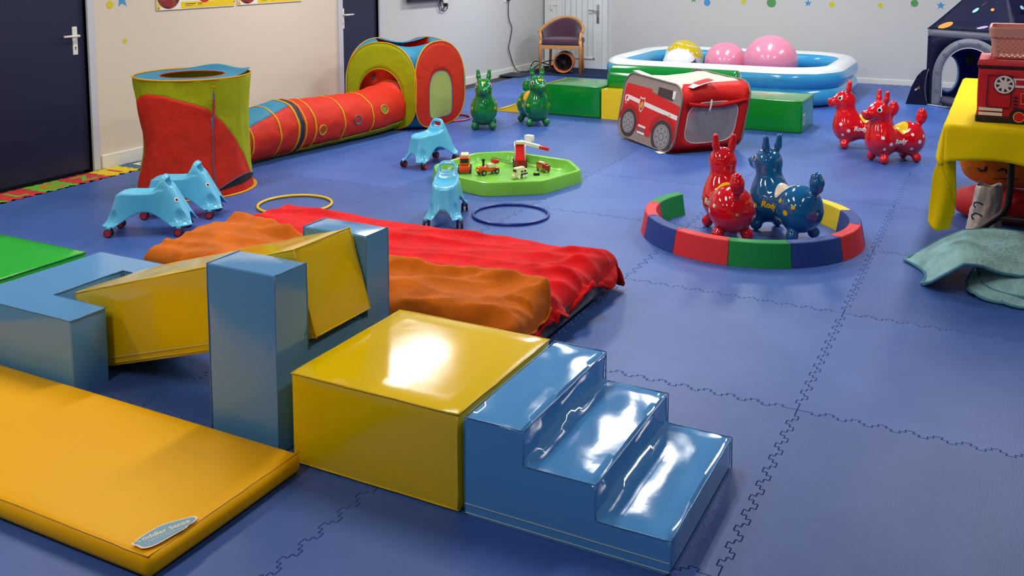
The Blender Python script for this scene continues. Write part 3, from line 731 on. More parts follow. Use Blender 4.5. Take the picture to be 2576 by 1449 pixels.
# ================================================================== PLAY TRAY AND TOY VEHICLES
RIM = [(-2.950, 3.417), (-2.935, 3.619), (-2.882, 3.915), (-2.675, 4.068), (-2.141, 3.975), (-1.956, 3.695), (-2.066, 3.300), (-2.372, 3.083), (-2.818, 3.231)]
RIM = [(-2.955, 3.40), (-2.945, 3.53), (-2.905, 3.90), (-2.69, 4.075), (-2.165, 3.985), (-1.965, 3.72), (-2.06, 3.31), (-2.37, 3.085), (-2.82, 3.215)]
def rounded(P, r, n=4):
    out = []
    for i in range(len(P)):
        a, b, c = Vector(P[i-1]), Vector(P[i]), Vector(P[(i+1) % len(P)])
        u_, v_ = (a-b), (c-b); k = min(r, u_.length*.45, v_.length*.45); p0, p2 = b+u_.normalized()*k, b+v_.normalized()*k
        for j in range(n+1):
            t = j/n; out.append(((1-t)**2*p0+2*t*(1-t)*b+t*t*p2))
    return out
RP = rounded(RIM, .05); cen = sum((p for p in RP), Vector((0, 0)))/len(RP)
t = thing('play_tray', 'large lime green plastic octagonal tray holding toy vehicles', 'play tray', (cen.x, cen.y, 0))
def off(P, d): return [(p-cen)*(1+d/((p-cen).length))for p in P]
lev = [(.012, .001), (.004, .07), (-.002, .084), (-.01, .088), (-.022, .088), (-.03, .083), (-.048, .03), (-.058, .021), (-.09, .018), (-.25, .018)]
mb = MB(); rings = [[Vector((p.x, p.y, z)) for p in off(RP, d)] for d, z in lev]; mb.loft(rings[::1], caps=True)
mb.build('tray_body', mat('lime_plastic', S(120, 196, 66), .3, .5, coat=.1, var=.08, vscale=5), t, auto=True)
def wheels(parent, pts, r, w_, ax, m=None, hub=None):
    ax = Vector(ax).normalized()
    for p in pts:
        p = Vector(p); A_ = frame(p, ax.orthogonal(), ax.cross(ax.orthogonal()))
        mb = MB(); mb.lathe([(0, -w_/2), (r*.85, -w_/2), (r, -w_*.3), (r, w_*.3), (r*.85, w_/2), (0, w_/2)], n=20); mb.bm.transform(A_); wh = mb.build('wheel', m or MT['black'], parent, auto=True)
        if hub:
            mb = MB(); mb.lathe([(0, -w_*.56), (r*.5, -w_*.56), (r*.5, w_*.56), (0, w_*.56)], n=14); mb.bm.transform(A_); mb.build('hub', hub, wh)
def tb(parent, name, b, m, bev=.004, rot=None):
    mb = MB().box(*b); 
    if bev: mb.bevel(bev, 2)
    if rot: mb.bm.transform(rot)
    return mb.build(name, m, parent, auto=True)
ZT = .019
# chunky red truck with cream roof
t = thing('toy_fire_truck', 'chunky orange-red toy truck with a cream roof at the tray left edge', 'toy vehicle', (-2.80, 3.57, ZT), math.radians(-62))
tb(t, 'chassis', (-.075, .075, -.036, .036, .018, .055), MT['orange'], .008); tb(t, 'cab', (-.035, .06, -.036, .036, .055, .115), MT['orange'], .012)
tb(t, 'roof', (-.05, .045, -.028, .028, .115, .132), MT['cream'], .006); tb(t, 'windscreen', (.0585, .062, -.026, .026, .075, .105), MT['black'], 0); tb(t, 'bumper', (.072, .084, -.038, .038, .012, .034), MT['red'], .004)
wheels(t, [(a, b, .022) for a in (-.045, .048) for b in (-.04, .04)], .022, .016, (0, 1, 0))
# orange tractor engine with ladder
t = thing('toy_ladder_truck', 'orange toy truck with black wheels and a grey ladder, left of tray centre', 'toy vehicle', (-2.62, 3.57, ZT), math.radians(-120))
tb(t, 'body', (-.09, .07, -.024, .024, .018, .045), MT['orange'], .008); tb(t, 'bonnet', (.0, .085, -.022, .022, .03, .062), MT['orange'], .014); tb(t, 'cab', (-.06, 0, -.024, .024, .045, .075), MT['cream'], .004)
tb(t, 'turntable', (-.085, -.045, -.026, .026, .072, .098), MT['red'], .004)
for s in (-1, 1):
    mb = MB(); mb.lathe([(0, 0), (.007, .003), (.008, .008), (.006, .014), (0, .016)], n=12); mb.bm.transform(Matrix.Translation((.078, s*.014, .04)) @ Matrix.Rotation(PI/2, 4, 'Y')); mb.build('headlight', MT['toyyel'], t, smooth=True)
mb = MB(); mb.lathe([(0, .06), (.009, .06), (.007, .085), (.011, .095), (.012, .112), (0, .112)], n=14); mb.bm.transform(Matrix.Translation((.03, 0, 0))); mb.build('chimney', MT['black'], t, auto=True)
mb = MB(); Q = frame((-.07, 0, .10), (-.84, .54, -.25), (0, 0, 1))
for s in (-.008, .008): mb.box(-.03, .16, -.003, .003, s-.0015, s+.0015, Q) if False else mb.box(-.03, .16, s-.0015, s+.0015, -.003, .003, Q)
for k in range(13): mb.box(-.025+k*.0145, -.022+k*.0145, -.008, .008, -.0015, .0015, Q)
mb.build('ladder', mat('ladder_grey', S(96, 92, 70), .5), t)
wheels(t, [(a, b, .02) for a in (-.06, .045) for b in (-.032, .032)], .02, .012, (0, 1, 0), hub=MT['steel'])
# tall red and white rescue truck
t = thing('toy_crane_truck', 'tall red and white toy rescue truck with slide and boom at tray back', 'toy vehicle', (-2.53, 3.90, ZT), math.radians(-62))
tb(t, 'base', (-.13, .08, -.04, .04, .012, .06), MT['red'], .006); tb(t, 'side_panel', (-.13, .035, .034, .042, .05, .16), MT['white'], .003); tb(t, 'side_panel', (-.13, .035, -.042, -.034, .05, .16), MT['white'], .003)
mb = MB(); mb.loft([[Vector((x, y, z)) for y, z in ((-.03, zz), (-.03, zz+.012), (-.024, zz+.012), (-.022, zz+.003), (.022, zz+.003), (.024, zz+.012), (.03, zz+.012), (.03, zz))] for x, zz in ((.075, .062), (.05, .066), (.01, .12), (-.02, .155))]); mb.build('slide', MT['red'], t)
tb(t, 'cab_top', (-.05, .0, -.03, .03, .16, .182), MT['cream'], .004); tb(t, 'bumper', (.078, .09, -.042, .042, .01, .062), mat('toy_dark_red', S(150, 14, 20), .3), .006)
mb = MB()
for k in range(4): mb.box(-.02, .036, -.0425, -.0415, .075+k*.022, .083+k*.022)
mb.build('side_vent', MT['black'], t)
bo = tb(t, 'boom', (-.02, .13, -.016, .016, -.012, .014), MT['white'], .004, Matrix.Translation((-.03, .02, .17)) @ Matrix.Rotation(math.radians(75), 4, 'Z') @ Matrix.Rotation(math.radians(12), 4, 'Y'))
tb(t, 'boom_tip', (.10, .20, -.014, .014, -.01, .012), MT['red'], .004, Matrix.Translation((-.03, .02, .168)) @ Matrix.Rotation(math.radians(75), 4, 'Z') @ Matrix.Rotation(math.radians(12), 4, 'Y'))
tb(t, 'bucket', (-.03, .03, -.024, .024, 0, .05), MT['white'], .006, Matrix.Translation((-.06, .07, .17)) @ Matrix.Rotation(math.radians(50), 4, 'Z'))
wheels(t, [(a, b, .02) for a in (-.09, .04) for b in (-.045, .045)], .02, .012, (0, 1, 0))
# white truck
t = thing('toy_police_truck', 'small white toy truck with navy side and a round nose near the tray front', 'toy vehicle', (-2.37, 3.56, ZT), math.radians(-108))
tb(t, 'body', (-.07, .03, -.021, .021, .018, .06), MT['cream'], .005); tb(t, 'cab', (-.05, .035, -.02, .02, .05, .078), MT['cream'], .008); tb(t, 'windscreen', (.033, .0365, -.015, .015, .05, .066), MT['black'], 0)
tb(t, 'side_stripe', (-.07, -.005, -.0225, .0225, .018, .034), MT['navy'], .002)
mb = MB(); mb.lathe([(0, -.012), (.014, -.009), (.018, 0), (.014, .009), (.004, .012), (0, .009)], n=18); mb.bm.transform(Matrix.Translation((.048, 0, .019)) @ Matrix.Rotation(PI/2, 4, 'Y')); mb.build('round_nose', MT['cream'], t, smooth=True)
mb = MB()
for k in range(2):
    for s in (-1, 1): mb.box(-.055+k*.03, -.035+k*.03, s*.0218-.0006, s*.0218+.0006, .042, .054)
mb.build('side_windows', MT['black'], t)
wheels(t, [(a, b, .012) for a in (-.055, -.03, .015) for b in (-.024, .024)], .012, .008, (0, 1, 0), MT['white'])
# small red engine
t = thing('toy_fire_engine', 'small dark red toy fire engine with gold trim on the tray right side', 'toy vehicle', (-2.31, 3.83, ZT), math.radians(-30))
dr = plastic('toy_deep_red', S(150, 18, 24)); tb(t, 'body', (-.06, .03, -.021, .021, .014, .058), dr, .003); tb(t, 'cab', (.028, .062, -.021, .021, .014, .052), dr, .006)
mb = MB()
for k in range(3): mb.box(-.055+k*.026, -.034+k*.026, -.0222, -.0212, .028, .050)
mb.build('locker_shutter', mat('toy_gold', S(196, 150, 60), .4, metal=.4), t); tb(t, 'roof_rack', (-.05, .01, -.012, .012, .058, .066), MT['cream'], .002); tb(t, 'stripe', (-.055, .055, -.0226, .0226, .02, .025), MT['toyyel'], 0)
wheels(t, [(a, b, .012) for a in (-.038, .036) for b in (-.021, .021)], .012, .008, (0, 1, 0), hub=MT['steel'])
# tiny navy boat
t = thing('toy_boat', 'tiny navy toy boat with a yellow seat lying on the tray', 'toy boat', (-2.30, 3.70, ZT), .4)
mb = MB(); mb.loft([[Vector((x, y*w, z)) for y, z in ((-.9, .016), (-.6, 0), (.6, 0), (.9, .016))] for x, w in ((-.02, .012), (0, .014), (.015, .010), (.024, .002))]); mb.build('hull', MT['navy'], t); tb(t, 'seat', (-.012, .008, -.008, .008, .012, .02), MT['toyyel'], .001); tb(t, 'windshield', (.006, .010, -.008, .008, .014, .024), MT['white'], .001)

# ================================================================== RIDE-ON SCOOTERS
def scooter_mesh():
    def smooth(a, b, v): t = np.clip((v-a)/(b-a), 0, 1); return t*t*(3-2*t)
    def f(X, Y, Z):
        def outer(e=0):
            t = np.clip((Z-.055)/.18, 0, 1); up_ = np.clip((Z-.235)/.095, 0, 1)
            xr = -.252+.085*t**.55; xf = .262-(Z-.055)*.55
            wy = (.120-.046*t**.6)*(1-.22*np.exp(-(X/.11)**2)*(1-t)); wy = wy-.014*up_
            k = np.clip(1-(Z-.055)/.02, 0, 1)*.006
            cx = (xr+xf)/2; hx = (xf-xr)/2+k; wy = wy+k
            d2 = ((np.abs((X-cx)/hx)**3.4+np.abs(Y/wy)**3.4)**(1/3.4)-1)*wy*.9
            head = smooth(.02, .098, X); head = head**1.3
            dome = np.sqrt(np.clip(1-np.abs(Y/.063)**3.4, 0, 1))
            zt = .228+.012*np.abs(Y/.06)**2*(1-head)+.105*head*(.35+.65*dome)-.006*np.exp(-((X+.03)/.07)**2)
            dt = (Z-zt)*.72
            d = -smin(-d2, -dt, .014)
            for sx in (-1, 1):
                for sy in (-1, 1):
                    c_ = (.200*sx if sx < 0 else .218, .093*sy, .122)
                    sc = sph(X, Y, Z, c_, (.052, .036, .060)); d = -smin(-d, sc, .004)
            return d
        d0 = outer()
        inner = np.maximum(d0+.0068, Z-.215)
        d = np.maximum(d0, -inner)
        rim = .054+np.maximum(.078*np.cos(np.clip(X/.168, -1, 1)*PI/2)**1.4, .058*np.cos(np.clip(Y/.060, -1, 1)*PI/2)**1.3)
        d = np.maximum(d, (rim-Z)*.8)
        hole = np.maximum(np.maximum(((np.abs(Y/.041)**4+np.abs((Z-.286)/.021)**4)**.25-1)*.02, .03-X), X-.3)
        d = -smin(-d, hole, .006)
        return d
    return sdf_mesh('seat_shell', f, (-.275, -.138, .035), (.285, .138, .345), .0046)
SHELL = scooter_mesh(); SB = bvh_of(SHELL)
M_SC = mat('scooter_blue_plastic', S(92, 192, 230), .26, .5, coat=.2, sss=.0); M_SCD = mat('scooter_inner_blue', S(20, 92, 150), .5)
M_WR = mat('wheel_red', S(196, 40, 60), .35); M_TY = mat('tyre_dark', S(26, 24, 30), .5)
def scooter(label, x, y, deg):
    t = thing('ride_on_scooter', label, 'ride-on toy', (x, y, 0), math.radians(deg), 'blue ride-on scooters')
    link('seat_shell', SHELL.copy(), M_SC, t)
    for s in (-1, 1):
        mb = MB(); patch(mb, SB, (.16, s*.045, .19), (.75, s*.6, .35), circ(.012, 18, .014), rings=4, off=.0015); e_ = mb.build('eye', MT['white'], t, smooth=True)
        mb = MB(); patch(mb, SB, (.163, s*.045, .19), (.75, s*.6, .35), circ(.007, 14), rings=3, off=.0024); mb.build('pupil', MT['black'], e_, smooth=True)
        for fx in (-.19, .19):
            yy = s*.095
            fk = MB().tube([(fx, yy, .062), (fx, yy, .03)], [.016, .010], 10); fk.build('caster_fork', M_SC, t, smooth=True)
            for q in (-1, 1):
                mb = MB(); mb.lathe([(0, -.006), (.021, -.006), (.0235, -.003), (.0235, .003), (.021, .006), (0, .006)], c=(fx, yy+q*.013, .0238), n=22, axis='y'); wh = mb.build('wheel', M_TY, t, auto=True)
                mb = MB(); mb.lathe([(0, -.0068), (.0175, -.0068), (.0175, .0068), (0, .0068)], c=(fx, yy+q*.013, .0238), n=20, axis='y'); mb.build('hub', M_WR, wh, auto=True)
    return t
scooter('sky blue ride-on scooter with red wheels nearest the green block, seen side-on', -3.657, 1.525, 30)
scooter('sky blue ride-on scooter parked right against the round play tent', -3.765, 1.87, 29)
scooter('sky blue ride-on scooter left of the lime tray, facing away from the tunnel tent', -3.21, 3.76, 84)
scooter('sky blue ride-on scooter seen from behind between the red blanket and the tray', -2.308, 2.507, 116)

# ================================================================== HOOPS
def hoop(label, x, y, R, r, col, z=.008, n=72):
    m = plastic(label[:8], col, .3)
    mb = MB().tube([(R*math.cos(2*PI*k/n), R*math.sin(2*PI*k/n), r*1.0) for k in range(n)], r, 10, closed=True)
    o = mb.build('hoop', m, smooth=True); o.location = (x, y, .0005); tag(o, label, 'hoop', 'plastic hoops on the floor'); return o
hoop('yellow plastic hoop lying behind the red blanket', -3.305, 2.345, .225, .0085, S(240, 196, 20))
hoop('dark blue plastic hoop lying right of the ride-on scooter', -2.005, 2.745, .225, .0085, S(28, 56, 150))
hoop('pink plastic hoop poking out behind the red mesh tent', -4.12, 5.55, .2, .0085, S(206, 84, 110))

# ================================================================== ROUND PLAY TENT
CT = (-4.215, 2.425); CRR = .372; CH = .765
t = thing('round_play_tent', 'cylindrical red and lime pop-up play tent with a blue ring top', 'play tent', (CT[0], CT[1], 0))
HBT = [(0, .60), (.05, .65), (.12, .675), (.25, .67), (.5, .615), (.62, .575), (.75, .48), (.85, .37), (.93, .24), (.98, .1), (1, .04)]
def tent_hb(deg):
    r = deg+44
    while r > 180: r -= 360
    while r < -180: r += 360
    if abs(r) > 90: return None
    return interp((math.sin(math.radians(r))+1)/2, HBT)
def tent_r(a, z):
    k = z/CH; d = math.degrees(a)
    r = CRR-.020*math.sin(PI*k)-.004*nz(math.cos(a)*3, math.sin(a)*3, z*5)-.006*nz(math.cos(a)*7+3, math.sin(a)*7, z*9)
    rel = (d+44+540) % 360-180
    r -= .042*math.exp(-((rel+80)/26)**2)*math.sin(PI*min(1, k*1.25))**2
    return r
def tent_panel(nm, m, lo, hi, degs):
    mb = MB(); n = len(degs)-1; NV = 26
    def fn(u, v):
        d = degs[int(round(u*n))]; a = math.radians(d); z = lerp(lo(d), hi(d), v); r = tent_r(a, z); return Vector((r*math.cos(a), r*math.sin(a), z))
    mb.grid(fn, n, NV); mb.thick(.0015); return mb.build(nm, m, t, smooth=True)
D_ = [lerp(-133.5, 45.5, k/90) for k in range(91)]
tent_panel('red_panel', MT['tred'], lambda d: .006, lambda d: tent_hb(d) or .04, D_)
tent_panel('lime_panel', MT['tlime'], lambda d: tent_hb(d) or .04, lambda d: CH, D_)
tent_panel('back_panel', MT['tlime'], lambda d: .006, lambda d: CH, [lerp(45.5, 226.5, k/60) for k in range(61)])
mb = MB()
def topf(u, v):
    a = 2*PI*u; r = lerp(.205, CRR-.003, v); e = max(0, math.sin(a*1+.9))**6*.035+max(0, math.sin(a-.35))**14*.03
    z = CH-.004+e*v**3-.010*math.sin(PI*v)
    return Vector((r*math.cos(a), r*math.sin(a), z))
mb.grid(topf, 72, 8, wrapu=True); mb.thick(.0015); mb.build('top_ring', MT['tblue'], t, smooth=True)
MB().tube([topf(k/60, 0) for k in range(60)], .0042, 6, closed=True).build('hole_rim', MT['tred'], t, smooth=True)
MB().tube([(CRR*math.cos(2*PI*k/72), CRR*math.sin(2*PI*k/72), CH) for k in range(72)], .006, 6, closed=True).build('top_hoop', MT['tyel'], t, smooth=True)
mb = MB(); mb.lathe([(CRR-.012, .002), (CRR+.022, .002), (CRR+.022, .006), (CRR-.012, .008)], n=72, closed=True); mb.build('base_hoop', MT['tyel'], t, smooth=True)
def onwall(deg, z, o=.004): a = math.radians(deg); r = tent_r(a, z)+o; return Vector((r*math.cos(a), r*math.sin(a), z))
dz = -44+math.degrees(math.asin(2*.665-1))
MB().tube([onwall(dz-1.5+.5*math.sin(k), lerp(.05, .52, k/12)) for k in range(13)], .004, 6).build('zip', MT['tgrey'], t, smooth=True)
mb = MB(); mb.poly([onwall(dz+a, z, .006) for a, z in ((0, .70), (1.3, .66), (1.5, .6), (.6, .5), (-1.8, .42), (-2, .48), (-.9, .6))], .003); mb.build('rolled_flap', MT['tgrey'], t)
mb = MB(); mb.poly([onwall(dz+a, z, .010) for a, z in ((.6, .645), (1.0, .61), (.1, .5), (-1.5, .50), (-.7, .6))], .001); mb.build('flap_lining', MT['tred'], t)
mb = MB(); mb.poly([onwall(dz+a, .715+z, .006) for a, z in ((-2.5, 0), (2.5, 0), (1.5, .012), (-1.5, .012))], .002); mb.build('tie', MT['tyel'], t)
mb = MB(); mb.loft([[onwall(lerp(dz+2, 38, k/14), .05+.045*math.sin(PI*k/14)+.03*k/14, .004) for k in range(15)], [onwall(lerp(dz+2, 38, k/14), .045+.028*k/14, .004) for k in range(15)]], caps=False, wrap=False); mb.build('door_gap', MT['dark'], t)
MB().tube([onwall(lerp(dz+1, 39, k/14), .052+.045*math.sin(PI*k/14)+.03*k/14, .005) for k in range(15)], .0028, 5).build('door_hem', MT['tgrey'], t)

# ================================================================== CRAWL TUNNEL
PATH = [(2.76, -4.47), (3.1, -4.465), (3.45, -4.44), (3.75, -4.40), (4.1, -4.36), (4.45, -4.32), (4.75, -4.32), (5.0, -4.34)]
def pc(y):
    for (y0, x0), (y1, x1) in zip(PATH, PATH[1:]):
        if y <= y1: return lerp(x0, x1, (y-y0)/(y1-y0))
    return PATH[-1][1]
RINGS = [2.78, 3.02, 3.30, 3.51, 3.55, 3.66, 3.98, 4.32, 4.52, 4.86]
def tun_p(y, ang, o=0):
    """ang degrees: 0 = up, 90 = room side (+x), 180 = floor"""
    j = 0
    while j < len(RINGS)-2 and y > RINGS[j+1]: j += 1
    s = (y-RINGS[j])/(RINGS[j+1]-RINGS[j]); s = max(0, min(1, s))
    R = .212-.012*math.sin(PI*s)*(.5+.5*math.cos(math.radians(ang)))
    hump = {True: 0}.get(False, 0)
    H = interp(y, [(2.78, .170), (3.1, .186), (3.5, .215), (3.7, .205), (4.0, .198), (4.35, .192), (4.55, .20), (4.9, .215)])
    a = math.radians(ang)
    wr = .006*nz(y*9, math.cos(a)*3, math.sin(a)*3)+.004*nz(y*24, math.cos(a)*2+5, math.sin(a)*6)
    R += wr+o; H2 = H+wr+o
    x = pc(y)+R*math.sin(a); z = H+.004+H2*math.cos(a)
    return Vector((x, y, max(.003, z)))
t = thing('crawl_tunnel', 'long red crawl tunnel with blue and lime panels joining the two play tents', 'play tunnel', (0, 0, 0))
def tun(nm, m, y0, y1, a0, a1):
    """a0,a1: angle at start/end as functions of s"""
    mb = MB(); n = max(4, int((y1-y0)/.025)); na = 22
    mb.grid(lambda u, v: tun_p(lerp(y0, y1, u), lerp(a0(u), a1(u), v)), n, na); mb.thick(.0015); return mb.build(nm, m, t, smooth=True)
c_ = lambda v: (lambda u: v)
l_ = lambda a, b: (lambda u: lerp(a, b, u))
tun('blue_panel', MT['tblue'], 2.78, 3.51, c_(-95), l_(62, 34))
tun('red_panel', MT['tred'], 2.78, 3.51, l_(62, 34), l_(160, 150))
tun('lime_panel', MT['tlime'], 2.78, 3.51, l_(160, 150), c_(265))
tun('dark_gap_panel', nylon('dark_teal_nylon', S(40, 70, 90)), 3.51, 3.55, c_(-95), c_(265))
tun('red_panel', MT['tred'], 3.55, 4.86, l_(-30, -35), l_(142, 122))
tun('lime_panel', MT['tlime'], 3.55, 4.86, l_(142, 122), c_(240))
tun('blue_panel', MT['tblue'], 3.55, 4.86, c_(-120), l_(-30, -35))
for y in (3.02, 3.30, 3.49, 3.565, 3.66, 3.98, 4.32, 4.86):
    mb = MB(); mb.grid(lambda u, v: tun_p(y+(v-.5)*.018+.02*math.sin(PI*u*2)*.3, u*360, .004+.002*math.sin(PI*v)), 48, 3, wrapu=True); mb.thick(.002); mb.build('hoop_band', MT['tyel'], t, smooth=True)
for y, a, c in ((3.74, 99, 'tyel'), (4.14, 90, 'tgrey'), (4.47, 78, 'tyel')):
    ol = [tun_p(y+.042*math.cos(q)*(1+.1*math.sin(2*q)), a+11*math.sin(q), .003) for q in [2*PI*k/20 for k in range(20)]]
    pm = MB().poly(ol); po = pm.build('porthole', mat('porthole_'+c, S(130, 120, 40) if c == 'tyel' else S(110, 104, 60), .7), t)
    MB().tube([v+Vector((.002, 0, 0)) for v in ol], .0045, 6, closed=True).build('porthole_rim', MT[c], po, smooth=True)

# ================================================================== SQUARE POP-UP TENT
t = thing('pop_up_tent', 'lime and red pop-up play tent with a round opening and a green mesh window', 'play tent', (-4.375, 5.20, 0), math.radians(-3))
HS, TH = .405, .77
def face_pt(i, u, v):        # superellipse panel outline/filled coordinates u,v in -1..1 (v up)
    x = HS*.98*u; z = TH/2+TH/2*v; lean = .035*(1-((z/TH)-.35)**2*1.6); o_ = HS-.075+lean*1.4+.01
    a = -PI/2+i*PI/2
    n_ = Vector((math.cos(a), math.sin(a), 0)); s_ = Vector((-math.sin(a), math.cos(a), 0))
    return n_*o_+s_*x+Vector((0, 0, z+.004))
def sup(th, e=.90, e2=.60): return (math.copysign(abs(math.cos(th))**(e if math.sin(th) > 0 else e2), math.cos(th)), math.copysign(abs(math.sin(th))**(e if math.sin(th) > 0 else e2), math.sin(th)))
N_ = 64
def panel(i, m, hole, nm):
    mb = MB(); R = []
    for k in range(7):
        q = k/6; ring = []
        for j in range(N_):
            th = 2*PI*(j+.5)/N_; u, v = sup(th); hu, hv = hole(th); ring.append(face_pt(i, lerp(hu, u, q), lerp(hv, v, q)))
        R.append(ring)
    mb.loft(R, caps=False); mb.thick(.0015); mb.build(nm, m, t, smooth=True)
    MB().tube([face_pt(i, *sup(2*PI*(j+.5)/N_)) for j in range(N_)], .006, 6, closed=True).build('edge_binding', MT['tyel'], t, smooth=True)
    return R[0]
circ_h = lambda th: (.63*math.cos(th), .66*math.sin(th)-.27)
h0 = panel(0, MT['tlime'], circ_h, 'front_panel')
MB().tube(h0, .0045, 6, closed=True).build('opening_binding', MT['tyel'], t, smooth=True)
arch_h = lambda th: (.46*math.copysign(abs(math.cos(th))**(.75 if math.sin(th) > 0 else .35), math.cos(th)), -.28+(.58*abs(math.sin(th))**.8 if math.sin(th) > 0 else -.52*abs(math.sin(th))**.35))
h1 = panel(1, MT['tred'], arch_h, 'side_panel')
pm = MB().poly(h1); pm.build('mesh_window', MT['mesh'], t)
MB().tube(h1, .0045, 6, closed=True).build('window_binding', MT['tgrey'], t, smooth=True)
panel(2, MT['tred'], lambda th: (0.2*math.cos(th), .2*math.sin(th)), 'back_panel'); panel(3, MT['tred'], lambda th: (0.05*math.cos(th), .05*math.sin(th)), 'far_side_panel')
for i in range(4):           # blue gussets between neighbouring panels
    A_, B_ = [], []
    for k in range(33):
        th = lerp(-PI/2, PI/2, k/32); u, v = sup(th); A_.append(face_pt(i, u, v)); B_.append(face_pt((i+1) % 4, -u, v))
    mb = MB()
    def gf(u, v):
        k = int(round(u*32)); p = A_[k].lerp(B_[k], v); c = Vector((0, 0, p.z)); s = math.sin(PI*v)
        p = p+(c-p)*.10*s; 
        if k > 20: p.z -= .05*s*(k-20)/12
        if k < 8: p.z = max(.003, p.z*(1-.3*s))
        return p
    mb.grid(gf, 32, 8); mb.thick(.0015); mb.build('gusset', MT['tblue'], t, smooth=True)

# ================================================================== FIRE ENGINE TENT
P0, U_, V_, D_v = Vector((-2.37, 5.40, .03)), Vector((.675, -.545, -.028)), Vector((.085, .03, .535)), Vector((.42, .42, .012))
nrm = U_.cross(V_).normalized()
if nrm.y > 0: nrm = -nrm
t = thing('fire_engine_tent', 'red fire engine shaped pop-up tent leaning in front of the green roll', 'play tent', (-1.85, 5.3, 0))
TO = Vector((-1.85, 5.3, 0))
def fp(u, v, o=0, D=0): return P0-TO+U_*u+V_*v+nrm*o+D_v*D
def rrect(r=.13, n=10, rv=None):
    rv = rv or r*U_.length/V_.length*1.0; pts = []
    for cx, cy, a0 in ((1-r, 1-rv, 0), (r, 1-rv, 90), (r, rv, 180), (1-r, rv, 270)):
        for k in range(n+1):
            a = math.radians(a0+90*k/n); pts.append((cx+r*math.cos(a), cy+rv*math.sin(a)))
    return pts
RR = rrect(.15)
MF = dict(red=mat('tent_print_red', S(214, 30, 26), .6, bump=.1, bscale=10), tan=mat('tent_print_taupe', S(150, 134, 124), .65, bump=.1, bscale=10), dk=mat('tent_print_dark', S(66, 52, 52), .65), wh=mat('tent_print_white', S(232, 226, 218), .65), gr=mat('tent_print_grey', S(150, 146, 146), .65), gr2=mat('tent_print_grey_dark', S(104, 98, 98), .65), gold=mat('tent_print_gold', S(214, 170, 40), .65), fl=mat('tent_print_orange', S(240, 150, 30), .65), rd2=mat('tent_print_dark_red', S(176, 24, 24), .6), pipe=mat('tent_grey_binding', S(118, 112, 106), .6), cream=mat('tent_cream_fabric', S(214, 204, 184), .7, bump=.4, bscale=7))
def pol(nm, pts, m, o, par=None, th=0): return MB().poly([fp(u, v, o) for u, v in pts]).build(nm, MF[m], par or t)
MB().poly([fp(u, v) for u, v in RR], .003, -nrm).build('front_panel', MF['tan'], t)
def clipr(pts): return pts
RI = [(lerp(.5, u, .985), lerp(.5, v, .98)) for u, v in RR]
vt = .80
body = [(u, min(v, vt+(.06 if False else 0))) for u, v in RI if v > .18]
# red bodywork print, cut around the lower skirt
rb = [(.03, .30), (.03, .74), (.055, .83), (.50, .84), (.50, .66+.14), (.985, .70), (.985, .30), (.985, .2), (.97, .155), (.60, .2), (.58, .12), (.35, .14), (.34, .22), (.1, .24)]
pol('red_bodywork', rb, 'red', .0012)
pol('cab_glass', [(.60, .90), (.86, .90), (.86, .75), (.60, .77)], 'dk', .0016); pol('cab_pillar', [(.84, .9), (.89, .9), (.885, .78), (.845, .78)], 'wh', .0022)
pol('white_stripe', [(.05, .60), (.055, .64), (.10, .655), (.975, .565), (.975, .50), (.50, .545), (.14, .59), (.12, .55), (.06, .55)], 'wh', .0018)
pol('stripe_inset', [(.075, .625), (.105, .635), (.10, .60), (.085, .565), (.07, .565)], 'red', .0022)
text_on('lettering', '03', .032, frame(fp(.85, .525, .003), U_, V_), MF['gold'], t, bold=.0012)
text_on('lettering', '03', .02, frame(fp(.085, .52, .003), U_, V_), MF['wh'], t, bold=.0008)
def whl(cx, cy, ru, rv, side=0, par=None):
    W_ = lambda f, m, o, nm: MB().poly([(fp(cx+ru*f*math.cos(a), cy+rv*f*math.sin(a), o) if not side else bp_(cx+ru*f*math.cos(a), cy+rv*f*math.sin(a), o)) for a in [2*PI*k/36 for k in range(36)]]).build(nm, MF[m], t)
    W_(1.0, 'dk', .003, 'printed_tyre'); W_(.74, 'gr', .0038, 'printed_rim'); W_(.66, 'gr2', .0043, 'printed_rim_shadow'); W_(.62, 'gr', .0048, 'printed_disc'); W_(.25, 'gr2', .0053, 'printed_hub_ring'); W_(.19, 'gr', .0058, 'printed_hub')
    mb = MB()
    for k in range(8):
        a = 2*PI*k/8+.2; pp = []
        for q in range(10):
            b = 2*PI*q/10; da, dr = .17*math.cos(b), .07*math.sin(b); rr = .46+dr; pp.append((cx+ru*rr*math.cos(a+da), cy+rv*rr*math.sin(a+da)))
        mb.poly([(fp(u, v, .0054) if not side else bp_(u, v, .0054)) for u, v in pp])
    mb.build('printed_rim_holes', MF['gr2'], t)
def archs(cx, cy, ru, rv, m='rd2'):
    pts = [(cx+ru*math.cos(a), cy+rv*math.sin(a)) for a in [PI*k/24 for k in range(25)]]+[(cx+ru*.8*math.cos(a), cy+rv*.8*math.sin(a)) for a in [PI*(24-k)/24 for k in range(25)]]
    pol('wheel_arch', pts, m, .0024)
archs(.19, .26, .19, .26); archs(.78, .225, .22, .30)
whl(.19, .235, .145, .22); whl(.785, .20, .175, .245)
sh = [(.42, .70), (.46, .68), (.50, .70), (.505, .58), (.48, .50), (.46, .47), (.435, .50), (.41, .58)]
sh = [(u-.09, v-.02) for u, v in sh]; sc_ = lambda P, f: [(lerp(.37, u, f), lerp(.565, v, f)) for u, v in P]
pol('badge', sc_(sh, 1.05), 'wh', .003); pol('badge_field', sc_(sh, .85), 'rd2', .0036)
pol('badge_flame', [(.37, .64), (.385, .60), (.395, .62), (.40, .57), (.385, .52), (.37, .505), (.352, .52), (.342, .565), (.352, .60), (.36, .59)], 'fl', .0042); pol('badge_flame_core', [(.37, .60), (.385, .56), (.37, .52), (.357, .55)], 'gold', .0046)
